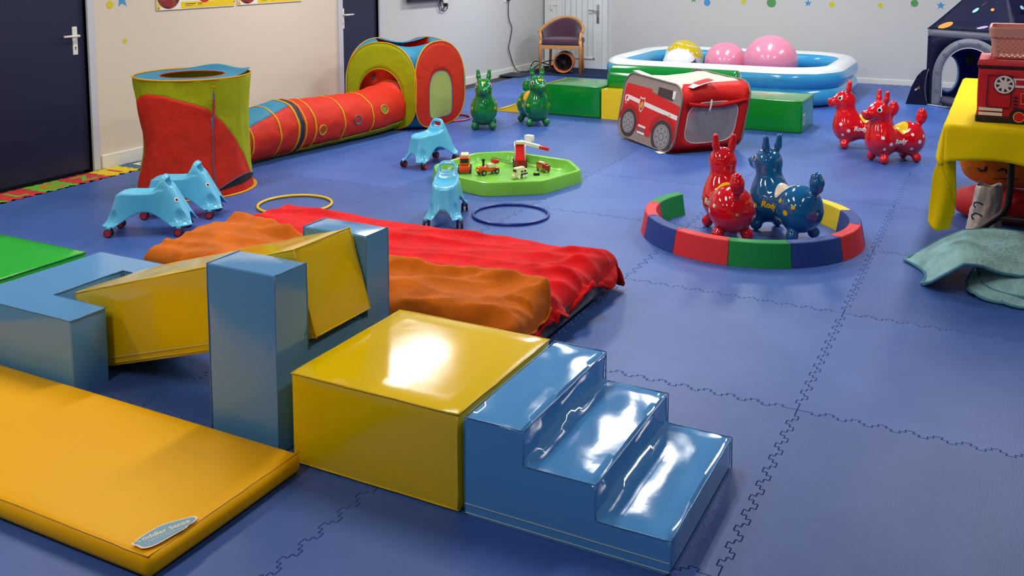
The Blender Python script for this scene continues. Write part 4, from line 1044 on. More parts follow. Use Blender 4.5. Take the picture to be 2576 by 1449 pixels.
for k in range(3): pol('step_print', [(.37, .13+k*.05), (.50, .125+k*.05), (.50, .16+k*.05), (.37, .165+k*.05)], 'wh' if k % 2 == 0 else 'gr2', .0030)
MB().tube([fp(u, v) for u, v in RR], .0075, 6, closed=True).build('front_binding', MF['pipe'], t, smooth=True)
# rear panel (parallel), with its inner print
def bp_(u, v, o=0): return P0-TO+U_*u+V_*v+D_v+nrm*o
MB().poly([bp_(u, v) for u, v in RR], .003, -nrm).build('rear_panel', MF['gr'], t)  # grey kept light so the tent interior looks lit
MB().poly([bp_(u, v, .002) for u, v in ((.1, .2), (.12, .85), (.60, .9), (.62, .2))]).build('rear_print', MF['red'], t)
whl(.50, .32, .26, .33, 1)
MB().tube([bp_(u, v) for u, v in RR], .0085, 6, closed=True).build('rear_binding', MF['pipe'], t, smooth=True)
# right side wall with cut-out window
def sw(a, v, o=0):          # a along depth, v up; right side wall, a little crumpled
    p = P0-TO+U_*(1-.004)+V_*v+D_v*a; n_ = D_v.cross(V_).normalized()
    if n_.dot(U_) < 0: n_ = -n_
    edge = math.sin(PI*a); vv = math.sin(PI*min(1, max(0, v)))
    ins = 0
    if v < .15: ins = -(1-v/.15)**2*.09
    if v > .85: ins = -((v-.85)/.15)**2*.09
    return p+n_*(ins+o-.02*edge*vv+.006*nz(a*6, v*6, 2))
ho = [(.14, .16), (.86, .24), (.90, .56), (.86, .70), (.5, .73), (.17, .72), (.13, .5)]
mb = MB(); R = []
hh = []
for k in range(56):
    a = 2*PI*(k+.5)/56; dx, dy = math.cos(a), math.sin(a); q = 1/max(abs(dx)/.5, abs(dy)/.5)
    o_ = (.5+dx*q*.999, .5+dy*q*.999)
    q2 = 1/((abs(dx)/.37)**4+(abs(dy)/.30)**4)**.25; i_ = (.5+dx*q2, .44+dy*q2)
    hh.append((i_, o_))
for s in (0, .3, .6, 1): R.append([sw(lerp(i[0], o_[0], s), lerp(i[1], o_[1], s)) for i, o_ in hh])
mb.loft(R, caps=False); mb.thick(.0015); mb.build('side_wall', nylon('tent_red_nylon', S(228, 38, 32), .7), t, smooth=True)
MB().poly([sw(i[0], i[1], .001) for i, o_ in hh]).build('mesh_window', mat('clear_mesh', S(226, 222, 226), .5, alpha=.3), t)
MB().tube([sw(i[0], i[1], .002) for i, o_ in hh], .003, 5, closed=True).build('window_binding', MF['wh'], t, smooth=True)
MB().tube([sw(lerp(.1, .97, k/12), .70-.02*math.sin(PI*k/12)+(.05*abs(k-5)/6), .018) for k in range(13)], [.014, .017, .019, .017, .014, .010, .014, .018, .02, .019, .016, .012, .008], 8).build('rolled_flap', nylon('tent_flap_red', S(200, 24, 24), .8), t, smooth=True)
MB().tube([sw(.42, lerp(.63, .79, k/6), .03+.008*math.sin(PI*k/6)) for k in range(7)], .007, 6).build('flap_strap', MF['wh'], t)
# floor and roof sheets
mb = MB(); mb.grid(lambda u, v: fp(lerp(.06, .94, u), .012, 0, v)+Vector((0, 0, .0)), 8, 6); mb.thick(.0015); mb.build('floor_sheet', nylon('tent_floor_red', S(176, 20, 24)), t, smooth=True)
mb = MB(); mb.grid(lambda u, v: fp(lerp(.03, .97, u), .995-.12*(abs(u-.5)*2)**6-.045*math.sin(PI*v)*(1-abs(u-.5)*.6)+.012*nz(u*6, v*5, 1), 0, v), 20, 14); mb.thick(.0015); mb.build('roof_sheet', MF['cream'], t, smooth=True)
mb = MB(); mb.grid(lambda u, v: fp(lerp(.02, .80, u), 1.0+.05*(1-u)**3+.008*math.sin(u*6), 0, lerp(.06, .16, v))-Vector((0, 0, .02)), 16, 4); mb.thick(.002); mb.build('ladder_flap', MF['wh'], t, smooth=True)
mb = MB(); mb.grid(lambda u, v: fp(lerp(.86, 1.0, u), 1.0+.06*math.sin(PI*.5*v)-.03*(1-v), 0, lerp(.12, .45, v)), 8, 8); mb.thick(.002); fl = mb.build('roof_flap', MF['wh'], t, smooth=True)
mb = MB(); mb.grid(lambda u, v: fp(lerp(.88, .98, u), 1.003+.06*math.sin(PI*.5*lerp(.3, .95, v))-.03*(1-lerp(.3, .95, v)), 0, lerp(.12, .45, lerp(.3, .95, v)))+Vector((0, 0, .003)), 6, 6); mb.build('flap_print', MF['red'], fl, smooth=True)
mb = MB(); mb.poly([Vector((-1.86, 4.93, .003))-TO, Vector((-1.80, 4.86, .003))-TO, Vector((-1.76, 4.90, .004))-TO, Vector((-1.83, 4.96, .003))-TO]); mb.build('care_label', MF['wh'], t)

# ================================================================== AIR MATTRESS AND BLANKETS
MX0, MX1, MY0, MY1, MH_ = -2.93, -.975, .80, 1.84, .175
def box_h(x, y, r=.10, H=MH_, g=0):
    """height of a rounded slab (0 outside)"""
    dx = max(MX0-g-x, x-MX1-g); dy = max(MY0-g-y, y-MY1-g)
    d = -math.hypot(max(dx+r, 0), max(dy+r, 0))+r if (dx > -r or dy > -r) else r
    d = min(d, r)
    if dx+r > 0 or dy+r > 0:
        q = math.hypot(max(dx+r, 0), max(dy+r, 0))
        if q >= r: return 0
        return H-r+math.sqrt(max(0, r*r-q*q)) if H-r+math.sqrt(r*r-q*q) > 0 else 0
    return H
t = thing('air_mattress', 'low dark navy air mattress under the red and brown blankets', 'air mattress', ((MX0+MX1)/2, (MY0+MY1)/2, 0))
mb = MB(); hx, hy = (MX1-MX0)/2, (MY1-MY0)/2; rings = []
for k in range(13):
    a = lerp(-PI/2, PI/2, k/12); ins = .075*(1-math.cos(a)**.8); z = .0875+.083*math.sin(a); ring = []
    for q in range(80):
        th = 2*PI*q/80; e = .22; cx = math.copysign(abs(math.cos(th))**e, math.cos(th)); cy = math.copysign(abs(math.sin(th))**e, math.sin(th))
        ring.append(Vector(((hx-ins)*cx, (hy-ins)*cy, max(.002, z+.003*math.sin(q*1.9)*math.cos(a)))))
    rings.append(ring)
mb.loft(rings); mb.build('mattress_body', mat('navy_flock', S(20, 24, 52), .85, .2, sheen=.3, fine=.3, fscale=300), t, smooth=True)
def fold(x, y, amp, dirx, diry, sc, seed):
    u = x*dirx+y*diry; w_ = x*-diry+y*dirx
    v = nz(u*.9+seed, w_*sc, seed); r = 1-abs(v)*2.6
    return amp*max(0, r)**2
def red_h(x, y):
    b = .012+fold(x, y, .022, .97, .25, 5.2, 3)*(1 if y < 1.75 else .4)+.010*nz(x*3, y*6, 4)+.0035*nz(x*14, y*18, 9)
    if x > -1.35: b += fold(x, y, .020, .75, .66, 6, 8)*min(1, (x+1.35)/.2)
    return b
M_RB = mat('red_fleece', S(216, 8, 18), .85, .1, sheen=.12, bump=.25, bscale=22, bdetail=6, fine=.5, fscale=260, var=.18, vscale=9)
M_OB = mat('brown_fleece', S(192, 96, 4), .85, .1, sheen=.12, bump=.3, bscale=18, bdetail=6, fine=.6, fscale=240, var=.2, vscale=8)
def drape(s, tt, d_top):
    """map an over-the-edge distance s beyond the mattress edge to (outward, down)"""
    L = .085*PI/2
    if s < 0: return s, 0
    if s < L: a = s/.085; return .085*math.sin(a), .085*(1-math.cos(a))
    return .085+.012*math.sin((s-L)*20), .085+(s-L)
def red_fn(u, v):
    # flat blanket coordinates
    X = lerp(-2.99, -.80, u); Yv = lerp(.86, 1.97, v)
    ex, ey = X-(MX1-.085), Yv-(MY1-.085); hem = .02*nz(X*5, Yv*5, 2)
    ox, dx_ = drape(ex, 0, 0); oy, dy_ = drape(ey, 0, 0)
    if v == 1 or v > .96: pass
    x = (MX1-.085)+ox if ex > 0 else X; y = (MY1-.085)+oy if ey > 0 else Yv
    down = max(dx_, dy_) if (ex > 0 or ey > 0) else 0
    lim = .095+.03*nz(Yv*4, 1, 1)+(.075 if Yv > 1.80 else 0)+(.03*math.sin(Yv*16))+(.04 if Yv < 1.12 else 0)
    if ex > 0 and dx_ >= dy_: down = min(down, lim)
    down = min(down, MH_+.0)
    z = MH_-down+red_h(X, Yv)
    xl = MX0+.085-X
    if xl > 0: z -= min(.16, .9*xl**1.2)
    if ex > .13: x += .018*math.sin(Yv*23)+.01*nz(Yv*14, 0, 3); x += .008
    if ey > .13: y += .012*math.sin(X*17)
    return Vector((x, y, max(.006, z)))
mb = solid_grid(red_fn, 150, 90, .007); o = mb.build('red_blanket', M_RB, smooth=True)
tag(o, 'bright red fleece blanket draped over the far half of the air mattress', 'blanket')
YB = [(-3.1, 1.36), (-2.85, 1.40), (-2.55, 1.33), (-2.2, 1.22), (-1.8, 1.15), (-1.5, 1.16), (-1.25, 1.18), (-1.1, 1.17), (-.98, 1.13), (-.85, 1.08)]
def brown_fn(u, v):
    X = lerp(-3.03, -.88, u); yb = interp(X, YB); Yv = lerp(.70, yb, v)
    ex = X-(MX1-.085); ey = (MY0+.085)-Yv
    ox, dx_ = drape(ex, 0, 0); oy, dy_ = drape(ey, 0, 0)
    x = (MX1-.085)+ox if ex > 0 else X; y = (MY0+.085)-oy if ey > 0 else Yv
    down = max(dx_, dy_); down = min(down, .15)
    if ex > 0 and dx_ > dy_: down = min(down, .10)
    edge = math.exp(-((1-v)/.07)**2)            # thick rolled top edge
    z = MH_-down+red_h(X, Yv)+.012+fold(X, Yv, .018, .95, .3, 5, 17)+.008*nz(X*5, Yv*7, 12)+.004*nz(X*16, Yv*14, 5)+.026*edge
    xl = MX0+.04-X
    if xl > 0: z -= min(.15, 1.6*xl)
    if X > -1.15 and Yv > .98: z += .022*math.exp(-((X+1.02)/.07)**2)
    return Vector((x, y+.006*nz(X*9, 0, 3), max(.008, z)))
mb = solid_grid(brown_fn, 150, 50, .008); o = mb.build('brown_blanket', M_OB, smooth=True)
tag(o, 'rust brown fleece blanket lying over the near half of the air mattress', 'blanket')

# ================================================================== PADDLING POOL AND BALLS
PCX, PCY, PHX, PHY = -2.22, 8.64, 1.31, 1.06
M_PB = mat('pool_blue_vinyl', S(60, 162, 212), .18, .5, coat=.3, bump=.12, bscale=6); M_PW = mat('pool_white_vinyl', S(222, 226, 226), .22, .5, coat=.2, bump=.1, bscale=6)
def prr(hx, hy, r, n=14):
    P = []
    for cx, cy, a0 in ((hx-r, hy-r, 0), (-hx+r, hy-r, 90), (-hx+r, -hy+r, 180), (hx-r, -hy+r, 270)):
        for k in range(n+1): a = math.radians(a0+90*k/n); P.append((cx+r*math.cos(a), cy+r*math.sin(a)))
        # straight run
    out = []
    for i in range(len(P)):
        a, b = Vector(P[i]), Vector(P[(i+1) % len(P)]); L = (b-a).length; m_ = max(1, int(L/.12))
        for k in range(m_): out.append(a.lerp(b, k/m_))
    return out
t = thing('paddling_pool', 'large blue inflatable paddling pool with a white top rim, full of balls', 'paddling pool', (PCX, PCY, 0))
def pring(prof, m, nm):
    mb = MB(); rings = []
    for ins, z in prof:
        P = prr(PHX-ins, PHY-ins, .62-ins*.9)
        if rings and len(P) != len(rings[0]): P = [P[int(i*len(P)/len(rings[0]))] for i in range(len(rings[0]))]
        rings.append([Vector((p.x, p.y, z)) for p in P])
    mb.loft(rings, caps=False); return mb.build(nm, m, t, smooth=True)
def tubeprof(c, zc, r, rz, a0, a1, n=14): return [(c-r*math.cos(math.radians(lerp(a0, a1, k/n))), zc+rz*math.sin(math.radians(lerp(a0, a1, k/n)))) for k in range(n+1)]
# constant point count: build with fixed sampling
_prr = prr
def prr(hx, hy, r, n=14, N=180):
    P = _prr(hx, hy, r, n); L = [0]
    for i in range(len(P)): L.append(L[-1]+(P[(i+1) % len(P)]-P[i]).length)
    out = []
    for k in range(N):
        s = L[-1]*k/N; i = 0
        while L[i+1] < s: i += 1
        f_ = (s-L[i])/(L[i+1]-L[i]); out.append(P[i].lerp(P[(i+1) % len(P)], f_))
    return out
pring(tubeprof(.115, .105, .115, .105, -90, 200), M_PB, 'lower_ring'); pring(tubeprof(.125, .285, .125, .118, -60, 32), M_PB, 'upper_ring_blue')
pring(tubeprof(.125, .285, .127, .120, 32, 132), M_PW, 'upper_ring_white'); pring(tubeprof(.125, .285, .125, .118, 132, 240), M_PB, 'inner_wall')
mb = MB(); P = prr(PHX-.2, PHY-.2, .45); mb.poly([Vector((p.x, p.y, .02)) for p in P], .012, (0, 0, 1)); mb.build('pool_floor', mat('pool_floor_blue', S(30, 120, 180), .4, bump=.1, bscale=8), t)
def ball(label, x, y, r, m, z0=.034, ridges=True):
    t = thing('inflatable_ball', label, 'ball', (x, y, z0+r), 0, 'balls in the paddling pool')
    mb = MB(); pf = []
    for k in range(49):
        a = lerp(-PI/2, PI/2, k/48); rr = r*(1+(.004*math.sin(a*46)*(math.cos(a)**.5) if ridges else 0)); pf.append((max(0.0001, rr*math.cos(a)), rr*math.sin(a)))
    mb.lathe(pf, n=56); mb.bm.transform(Matrix.Rotation(.18, 4, 'Y') @ Matrix.Rotation(.1, 4, 'X')); mb.build('ball_shell', m, t, smooth=True); return t
M_PK = mat('pink_ball', S(232, 136, 162), .2, .5, coat=.4)
ball('largest pink exercise ball in the pool, at the right', -1.83, 8.85, .302, M_PK); ball('smaller pink exercise ball in the middle of the pool', -2.39, 9.0, .245, M_PK)
# striped display balls
def zball(label, x, y, r, bands, rot):
    t = thing('inflatable_ball', label, 'ball', (x, y, .034+r), 0, 'balls in the paddling pool')
    for a0, a1, m, nm in bands:
        mb = MB(); rings = []
        for k in range(13):
            a = math.radians(lerp(a0, a1, k/12)); rings.append([Vector((r*math.cos(a)*math.cos(2*PI*q/48), r*math.cos(a)*math.sin(2*PI*q/48), r*math.sin(a))) for q in range(48)])
        mb.loft(rings, caps=False); bmesh.ops.remove_doubles(mb.bm, verts=mb.bm.verts, dist=1e-4); mb.bm.transform(rot); mb.build(nm, m, t, smooth=True)
    return t
M_BW = mat('ball_white', S(232, 228, 224), .12, .5, coat=.6); M_BY = mat('ball_yellow', S(206, 180, 10), .12, .5, coat=.6); M_BN = mat('ball_navy', S(18, 34, 92), .12, coat=.6)
rot = Matrix.Rotation(math.radians(-8), 4, 'X') @ Matrix.Rotation(math.radians(10), 4, 'Y')
bt = zball('yellow and white lettered ball at the back left of the pool', -2.97, 9.23, .240, ((-90, 14, M_BW, 'white_half'), (14, 90, M_BY, 'yellow_cap')), rot)
rr = .2415
mb = MB()
for k in range(11):
    az = math.radians(-130+k*16); el = math.radians(27+3*math.sin(k*2.1)); c = Vector((math.cos(el)*math.cos(az), math.cos(el)*math.sin(az), math.sin(el))); tx = Vector((-math.sin(az), math.cos(az), 0)); ty = c.cross(tx)
    s = .013 if k % 2 else .018
    mb.poly([rot @ ((c*rr)+(tx*math.cos(q*PI/5+PI/2)+ty*math.sin(q*PI/5+PI/2))*s*(1 if q % 2 == 0 else .45)) for q in range(10)])
mb.build('star_print', M_BW, bt)
for ch, k in zip('Baby Sensory', range(12)):
    if ch == ' ': continue
    az = math.radians(-115+k*8.3); el = math.radians(47); c = Vector((math.cos(el)*math.cos(az), math.cos(el)*math.sin(az), math.sin(el))); tx = Vector((-math.sin(az), math.cos(az), 0)); ty = c.cross(tx)
    Mf = Matrix((tx, ty, c)).transposed().to_4x4(); Mf.translation = c*(rr+.001)
    text_on('lettering', ch, .045, rot @ Mf, M_BW, bt, bold=.001)
zball('white ball with a navy band in front of the yellow one in the pool', -2.89, 8.80, .206, ((-90, -2, M_BW, 'white_half'), (-2, 24, M_BN, 'navy_band'), (24, 90, M_BW, 'white_cap')), Matrix.Rotation(math.radians(16), 4, 'X'))

# ================================================================== ROCKET TENT
L_ = Vector((-.16, 8.50, 0)); e1 = Vector((.80, -.46, 0)); e2 = Vector((.46, .80, 0)); RH, AP = .79, 1.42
t = thing('rocket_tent', 'navy space print play tent with a pointed roof and grey arched doorway', 'play tent', L_)
def spacemat(nm, base):
    m = mat(nm, base, .55, .3, bump=.3, bscale=7); nt = m.node_tree; b = nt.nodes['Principled BSDF']
    tc = nt.nodes.new('ShaderNodeTexCoord'); v = nt.nodes.new('ShaderNodeTexVoronoi'); v.inputs['Scale'].default_value = 22; nt.links.new(tc.outputs['Object'], v.inputs['Vector'])
    lt = nt.nodes.new('ShaderNodeMath'); lt.operation = 'LESS_THAN'; lt.inputs[1].default_value = .07; nt.links.new(v.outputs['Distance'], lt.inputs[0])
    mx = nt.nodes.new('ShaderNodeMixRGB'); mx.inputs[1].default_value = base; mx.inputs[2].default_value = S(110, 130, 190); nt.links.new(lt.outputs[0], mx.inputs[0]); nt.links.new(mx.outputs[0], b.inputs['Base Color'])
    out = [n for n in nt.nodes if n.type == 'OUTPUT_MATERIAL'][0]; tr = nt.nodes.new('ShaderNodeBsdfTranslucent'); nt.links.new(mx.outputs[0], tr.inputs['Color']); ms = nt.nodes.new('ShaderNodeMixShader'); ms.inputs[0].default_value = .45
    nt.links.new(b.outputs[0], ms.inputs[1]); nt.links.new(tr.outputs[0], ms.inputs[2]); nt.links.new(ms.outputs[0], out.inputs['Surface']); return m
M_SP = spacemat('navy_space_fabric', S(26, 30, 66)); M_SP2 = spacemat('blue_space_lining', S(62, 80, 150)); M_GB = mat('rivet_grey_fabric', S(112, 116, 126), .5, bump=.3, bscale=12)
SPC = dict(o=mat('planet_orange', S(226, 140, 40), .6), y=mat('planet_olive', S(156, 152, 60), .6), c=mat('rocket_cyan', S(140, 196, 216), .6), r=mat('rocket_rust', S(170, 80, 60), .6), l=mat('rocket_lilac', S(170, 150, 200), .6), w=mat('tent_white_edge', S(214, 216, 220), .6))
nf = e1.cross(Vector((0, 0, 1))).normalized()
if nf.y > 0: nf = -nf
def ff(u, z, o=0): return e1*u+Vector((0, 0, z))+nf*(o+.012*math.sin(PI*u)*math.sin(PI*min(1, z/RH)))
# front wall with arch opening
def arch(u0, u1, zb, zt, n=28):
    cx = (u0+u1)/2; r = (u1-u0)/2; W_ = r*e1.length; zs = zt-W_*1.05
    return [(u0, zb)]+[(u0, lerp(zb, zs, k/8)) for k in range(1, 8)]+[(cx-r*math.cos(a), zs+(zt-zs)*math.sin(a)) for a in [PI*k/n for k in range(n+1)]]+[(u1, lerp(zs, zb, k/8)) for k in range(1, 8)]+[(u1, zb)]
A1 = arch(.20, .84, .02, .625); A2 = arch(.075, .965, .0, .72)
outr = []
for u, z in A2:
    cx = .52; dx, dz = u-cx, z-.3
    if z < .02: outr.append((0 if u < cx else 1, 0)); continue
    q = 1e9
    if dx < 0: q = min(q, -cx/dx)
    if dx > 0: q = min(q, (1-cx)/dx)
    if dz > 0: q = min(q, (RH-.06-.3)/dz)
    outr.append((cx+dx*q, .3+dz*q))
mb = MB(); mb.loft([[ff(u, z) for u, z in A2], [ff(lerp(a[0], b[0], .5), lerp(a[1], b[1], .5)) for a, b in zip(A2, outr)], [ff(u, z) for u, z in outr]], caps=False, wrap=False); mb.thick(.002); mb.build('front_wall', M_SP, t, smooth=True)
mb = MB(); mb.loft([[ff(u, z, .003) for u, z in A1], [ff(u, z, .004) for u, z in A2]], caps=False, wrap=False); mb.thick(.002); mb.build('arch_surround', M_GB, t, smooth=True)
MB().tube([ff(u, z, .006) for u, z in A1], .004, 6).build('arch_piping', SPC['w'], t, smooth=True)
mb = MB()
for k in range(4, 40, 5):
    u, z = lerp(A1[k][0], A2[k][0], .5), lerp(A1[k][1], A2[k][1], .5) if k < len(A1) else 0
    mb.tube([ff(u+.022*math.cos(a), z+.016*math.sin(a), .007) for a in [2*PI*q/14 for q in range(14)]], .0018, 4, closed=True)
mb.build('rivet_print', mat('rivet_dark', S(76, 78, 88), .6), t)
mb = MB(); mb.grid(lambda u, v: ff(u, RH-.075+.075*v, .003), 12, 2); mb.thick(.002); mb.build('eaves_band', M_GB, t, smooth=True)
def wall(nm, a, b, m, hole=None):
    mb = MB()
    if hole is None: mb.grid(lambda u, v: a.lerp(b, u)+Vector((0, 0, RH*v)), 10, 8)
    else:
        R0, R1 = [], []
        for k in range(48):
            th = 2*PI*(k+.5)/48; dx, dz = math.cos(th), math.sin(th); q = .5/max(abs(dx), abs(dz)); R1.append(a.lerp(b, .5+dx*q)+Vector((0, 0, RH*(.5+dz*q)))); R0.append(a.lerp(b, hole[0]+hole[2]*dx)+Vector((0, 0, hole[1]+hole[3]*dz)))
        mb.loft([R0, R1], caps=False)
    mb.thick(.002); o_ = mb.build(nm, m, t)
    if hole: MB().tube(R0, .016, 6, closed=True).build('window_surround', mat('window_surround_blue', S(110, 140, 180), .5), t, smooth=True)
O_ = Vector((0, 0, 0))
wall('right_wall', e1, e1+e2, M_SP); wall('back_wall', e1+e2, e2, M_SP2); wall('left_wall', e2, O_, M_SP2, (.60, .30, .21, .20))
apx = (e1+e2)/2+Vector((0, 0, AP))
cs_ = [O_, e1, e1+e2, e2]
for k in range(4):
    a, b = cs_[k]+Vector((0, 0, RH)), cs_[(k+1) % 4]+Vector((0, 0, RH)); ctr = (e1+e2)/2+Vector((0, 0, RH))
    mb = MB()
    def rf(u, v):
        p = a.lerp(b, u).lerp(apx, v); q = .02*math.sin(PI*v)
        return p+(p-Vector((ctr.x, ctr.y, p.z)))*(-.10*math.sin(PI*v)*math.sin(PI*u))+(p-Vector((ctr.x, ctr.y, p.z)))*.02*(1-v)**8
    mb.grid(lambda u, v: rf(u, v*.995), 14, 14); mb.thick(.002); mb.build('roof_panel', M_SP, t, smooth=True)
    MB().tube([a, b], .006, 6).build('eaves_binding', SPC['w'], t)
RN = None
def roofp(u, v, o=.004): 
    a, b = O_+Vector((0, 0, RH)), e1+Vector((0, 0, RH)); p = a.lerp(b, u).lerp(apx, v); ctr = (e1+e2)/2
    p = p+(p-Vector((ctr.x, ctr.y, p.z)))*(-.10*math.sin(PI*v)*math.sin(PI*u)); return p+nf*(o+.004)
def blob(nm, m, fn, c, pts): MB().poly([fn(c[0]+x, c[1]+y) for x, y in pts]).build(nm, m, t)
ell = lambda a, b, n=16, r=0: [(a*math.cos(q)*math.cos(r)-b*math.sin(q)*math.sin(r), a*math.cos(q)*math.sin(r)+b*math.sin(q)*math.cos(r)) for q in [2*PI*k/n for k in range(n)]]
blob('planet_print', SPC['o'], roofp, (.16, .07), ell(.075, .05, r=.5)); blob('rocket_print', SPC['c'], roofp, (.40, .32), ell(.05, .03, r=.7)); blob('rocket_trail', SPC['r'], roofp, (.47, .40), [(-.03, -.03), (.10, .08), (.14, .11), (.02, .01)])
blob('comet_print', SPC['o'], roofp, (.70, .34), ell(.035, .022)); blob('saucer_print', SPC['l'], roofp, (.62, .07), ell(.07, .018, r=.3)); blob('planet_print', SPC['o'], roofp, (.86, .55), ell(.05, .045))
def bw(u, z): return (e1+e2).lerp(e2, u)+Vector((0, 0, z))-e2.normalized()*.006
def lw(u, z): return e2.lerp(O_, u)+Vector((0, 0, z))+e1.normalized()*.006
blob('planet_print', SPC['y'], lw, (.19, .42), ell(.09, .062, 7)); blob('comet_print', SPC['o'], bw, (.86, .55), ell(.07, .022, r=.4)) 
def rw(u, z): return e1.lerp(e1+e2, u)+Vector((0, 0, z))+e1.normalized()*.004
def rr_(u, v): a, b = e1+Vector((0, 0, RH)), e1+e2+Vector((0, 0, RH)); return a.lerp(b, u).lerp(apx, v)+e1.normalized()*.02
blob('rocket_print', SPC['c'], rr_, (.3, .38), ell(.05, .03)); blob('rocket_trail', SPC['r'], rr_, (.42, .34), ell(.08, .03, r=-.3))
# side fin
mb = MB(); fd = Vector((-.66, .75, 0)).normalized(); fo = Vector((-.195, .10, 0))
fin = [(0, .38), (.25, .36), (.5, .30), (.75, .19), (.93, .06), (1, .005)]
A_ = [Vector((.015, -.02, 0))+Vector((-.20, -.02, 0))*u+Vector((0, 0, z)) for u, z in fin]; B_ = [Vector((.05, .10, 0))+Vector((-.20, .0, 0))*u*.8+Vector((0, 0, z*.95)) for u, z in fin]
mb.loft([[A_[0]*1, *A_[1:], Vector((-.19, -.04, .002)), Vector((.015, -.03, .002))], [B_[0], *B_[1:], Vector((-.12, .10, .002)), Vector((.05, .10, .002))]]); mb.build('side_fin', M_SP, t)
MB().tube([Vector((.012, -.024, 0))+Vector((-.03, -.0, 0))*math.sin(k/8*PI)+Vector((.01, -.01, .38-.37*k/8)) for k in range(9)], .004, 5).build('fin_piping', M_GB, t, smooth=True)
MB().poly([Vector((-.09+x, -.036, .16+y)) for x, y in ell(.02, .009, r=.7)]).build('rocket_print', SPC['c'], t); MB().poly([Vector((-.068+x, -.036, .176+y)) for x, y in ell(.012, .018, r=-.5)]).build('rocket_trail', SPC['r'], t)
MB().tube([ff(u, .008, .01) for u in (-.05, .2, .5, .8)], .006, 5).build('hem_piping', SPC['w'], t, smooth=True)
mb = MB()
def flp(u, v): return ff(lerp(.22, .82, u), .02, -.05)+nf*(.10*v+.02)+Vector((0, 0, .075*math.sin(PI*v)+.02*nz(u*8, v*5, 4)+.02))
mb.grid(flp, 20, 8); mb.thick(.003); mb.build('door_flap', mat('flap_purple', S(40, 32, 60), .6, bump=.4, bscale=9), t, smooth=True)

# ================================================================== TABLE WITH YELLOW CLOTH
TZ = .715; tx0, ty0, ty1, tx1 = .335, 2.87, 4.86, 1.45
t = thing('folding_table', 'dark folding table hidden under the yellow cloth at the right edge', 'table', (.9, 3.85, 0))
T0 = Vector((.9, 3.85, 0))
MB().box(tx0+.012-.9, tx1-.9, ty0+.012-3.85, ty1-.02-3.85, TZ-.035, TZ-.002).bevel(.006, 2).build('table_top', mat('table_grey', S(90, 88, 84), .5), t)
M_LEG = mat('dark_bronze_tube', S(44, 38, 34), .4, metal=.4)
for yy in (3.30, 4.45):
    def tp(*P): return [Vector(p)-T0 for p in P]
    MB().tube(tp((.415, yy+.10, .016), (.50, yy+.1, .085), (.585, yy+.1, .165), (.615, yy+.1, .22), (.622, yy+.1, .32), (.625, yy+.1, TZ-.03)), .017, 10).build('leg', M_LEG, t, smooth=True)
    MB().tube(tp((1.40, yy+.10, .016), (1.2, yy+.1, .165), (1.18, yy+.1, .22), (1.175, yy+.1, TZ-.03)), .017, 10).build('leg', M_LEG, t, smooth=True)
    MB().tube(tp((.57, yy+.1, .15), (1.22, yy+.1, .15)), .016, 10).build('crossbar', M_LEG, t, smooth=True)
M_YC = mat('yellow_cloth', S(236, 206, 0), .8, .15, bump=.25, bscale=9, bdetail=5, fine=.35, fscale=700)
def cloth_profile(s, drop):   # s = distance past an edge
    r = .02; L = r*PI/2
    if s <= 0: return s, 0
    if s < L: return r*math.sin(s/r), r*(1-math.cos(s/r))
    return r+(s-L)*.14, r+(s-L)*.99
def cl(u, v):
    X = lerp(tx0-.21, tx1, u); Yv = lerp(ty0-.19, ty1, v)
    ex, ey = (tx0+.0)-X, (ty0+.0)-Yv
    hemx = 0; x, y, dn = X, Yv, 0
    if ex > 0: o_, d = cloth_profile(ex, 0); x = tx0-o_; dn = max(dn, d)
    if ey > 0: o_, d = cloth_profile(ey, 0); y = ty0-o_*1.0; dn = max(dn, d)
    if ex > 0 and ey > 0: m_ = min(ex, ey); x += m_*.35; y += m_*.35; dn = max(ex, ey)*.98
    if ey > .03: y -= .010*math.sin(X*17)*min(1, ey*8); dn -= .02*ey/.19*math.sin((X-.35)*9)*(0 if X < .36 else 1)
    if ex > .03: x -= .012*math.sin(Yv*13)*min(1, ex*8)
    z = TZ+.003-dn
    if ex <= 0 and ey <= 0: z += .0025*max(0, nz(X*4, Yv*11, 2))
    return Vector((x, y, z))
mb = solid_grid(cl, 70, 110, .0025); co = mb.build('table_cloth', M_YC, smooth=True)
tag(co, 'bright yellow cloth covering the table at the right edge, one corner hanging low', 'tablecloth')
# the low hanging corner: a folded tail of the same cloth
mb = MB()
F_ = [((.325, 2.876, .60), (.372, 2.882, .61)), ((.279, 2.872, .47), (.380, 2.884, .46)), ((.272, 2.872, .36), (.386, 2.884, .36)), ((.267, 2.872, .27), (.380, 2.886, .27)), ((.265, 2.876, .218), (.358, 2.89, .186))]
def tail(u, v):
    s = v*(len(F_)-1); i = min(len(F_)-2, int(s)); f = s-i
    a = Vector(F_[i][0]).lerp(Vector(F_[i+1][0]), f); b = Vector(F_[i][1]).lerp(Vector(F_[i+1][1]), f); p = a.lerp(b, u)
    p.y += -.022*math.sin(PI*u)*(.5+.5*v)+.012*math.sin(2.2*PI*u+v*2)*v; p.z -= .012*math.sin(PI*u)*v**6*(1.2-u)*2
    return p
mb.grid(tail, 18, 26); mb.thick(.0025); mb.build('hanging_corner', M_YC, co, smooth=True)
MB().tube([(.300, 2.862, .54), (.325, 2.858, .48), (.352, 2.860, .41), (.380, 2.870, .33)], .0018, 5).build('hem_fold', M_YC, co, smooth=True)
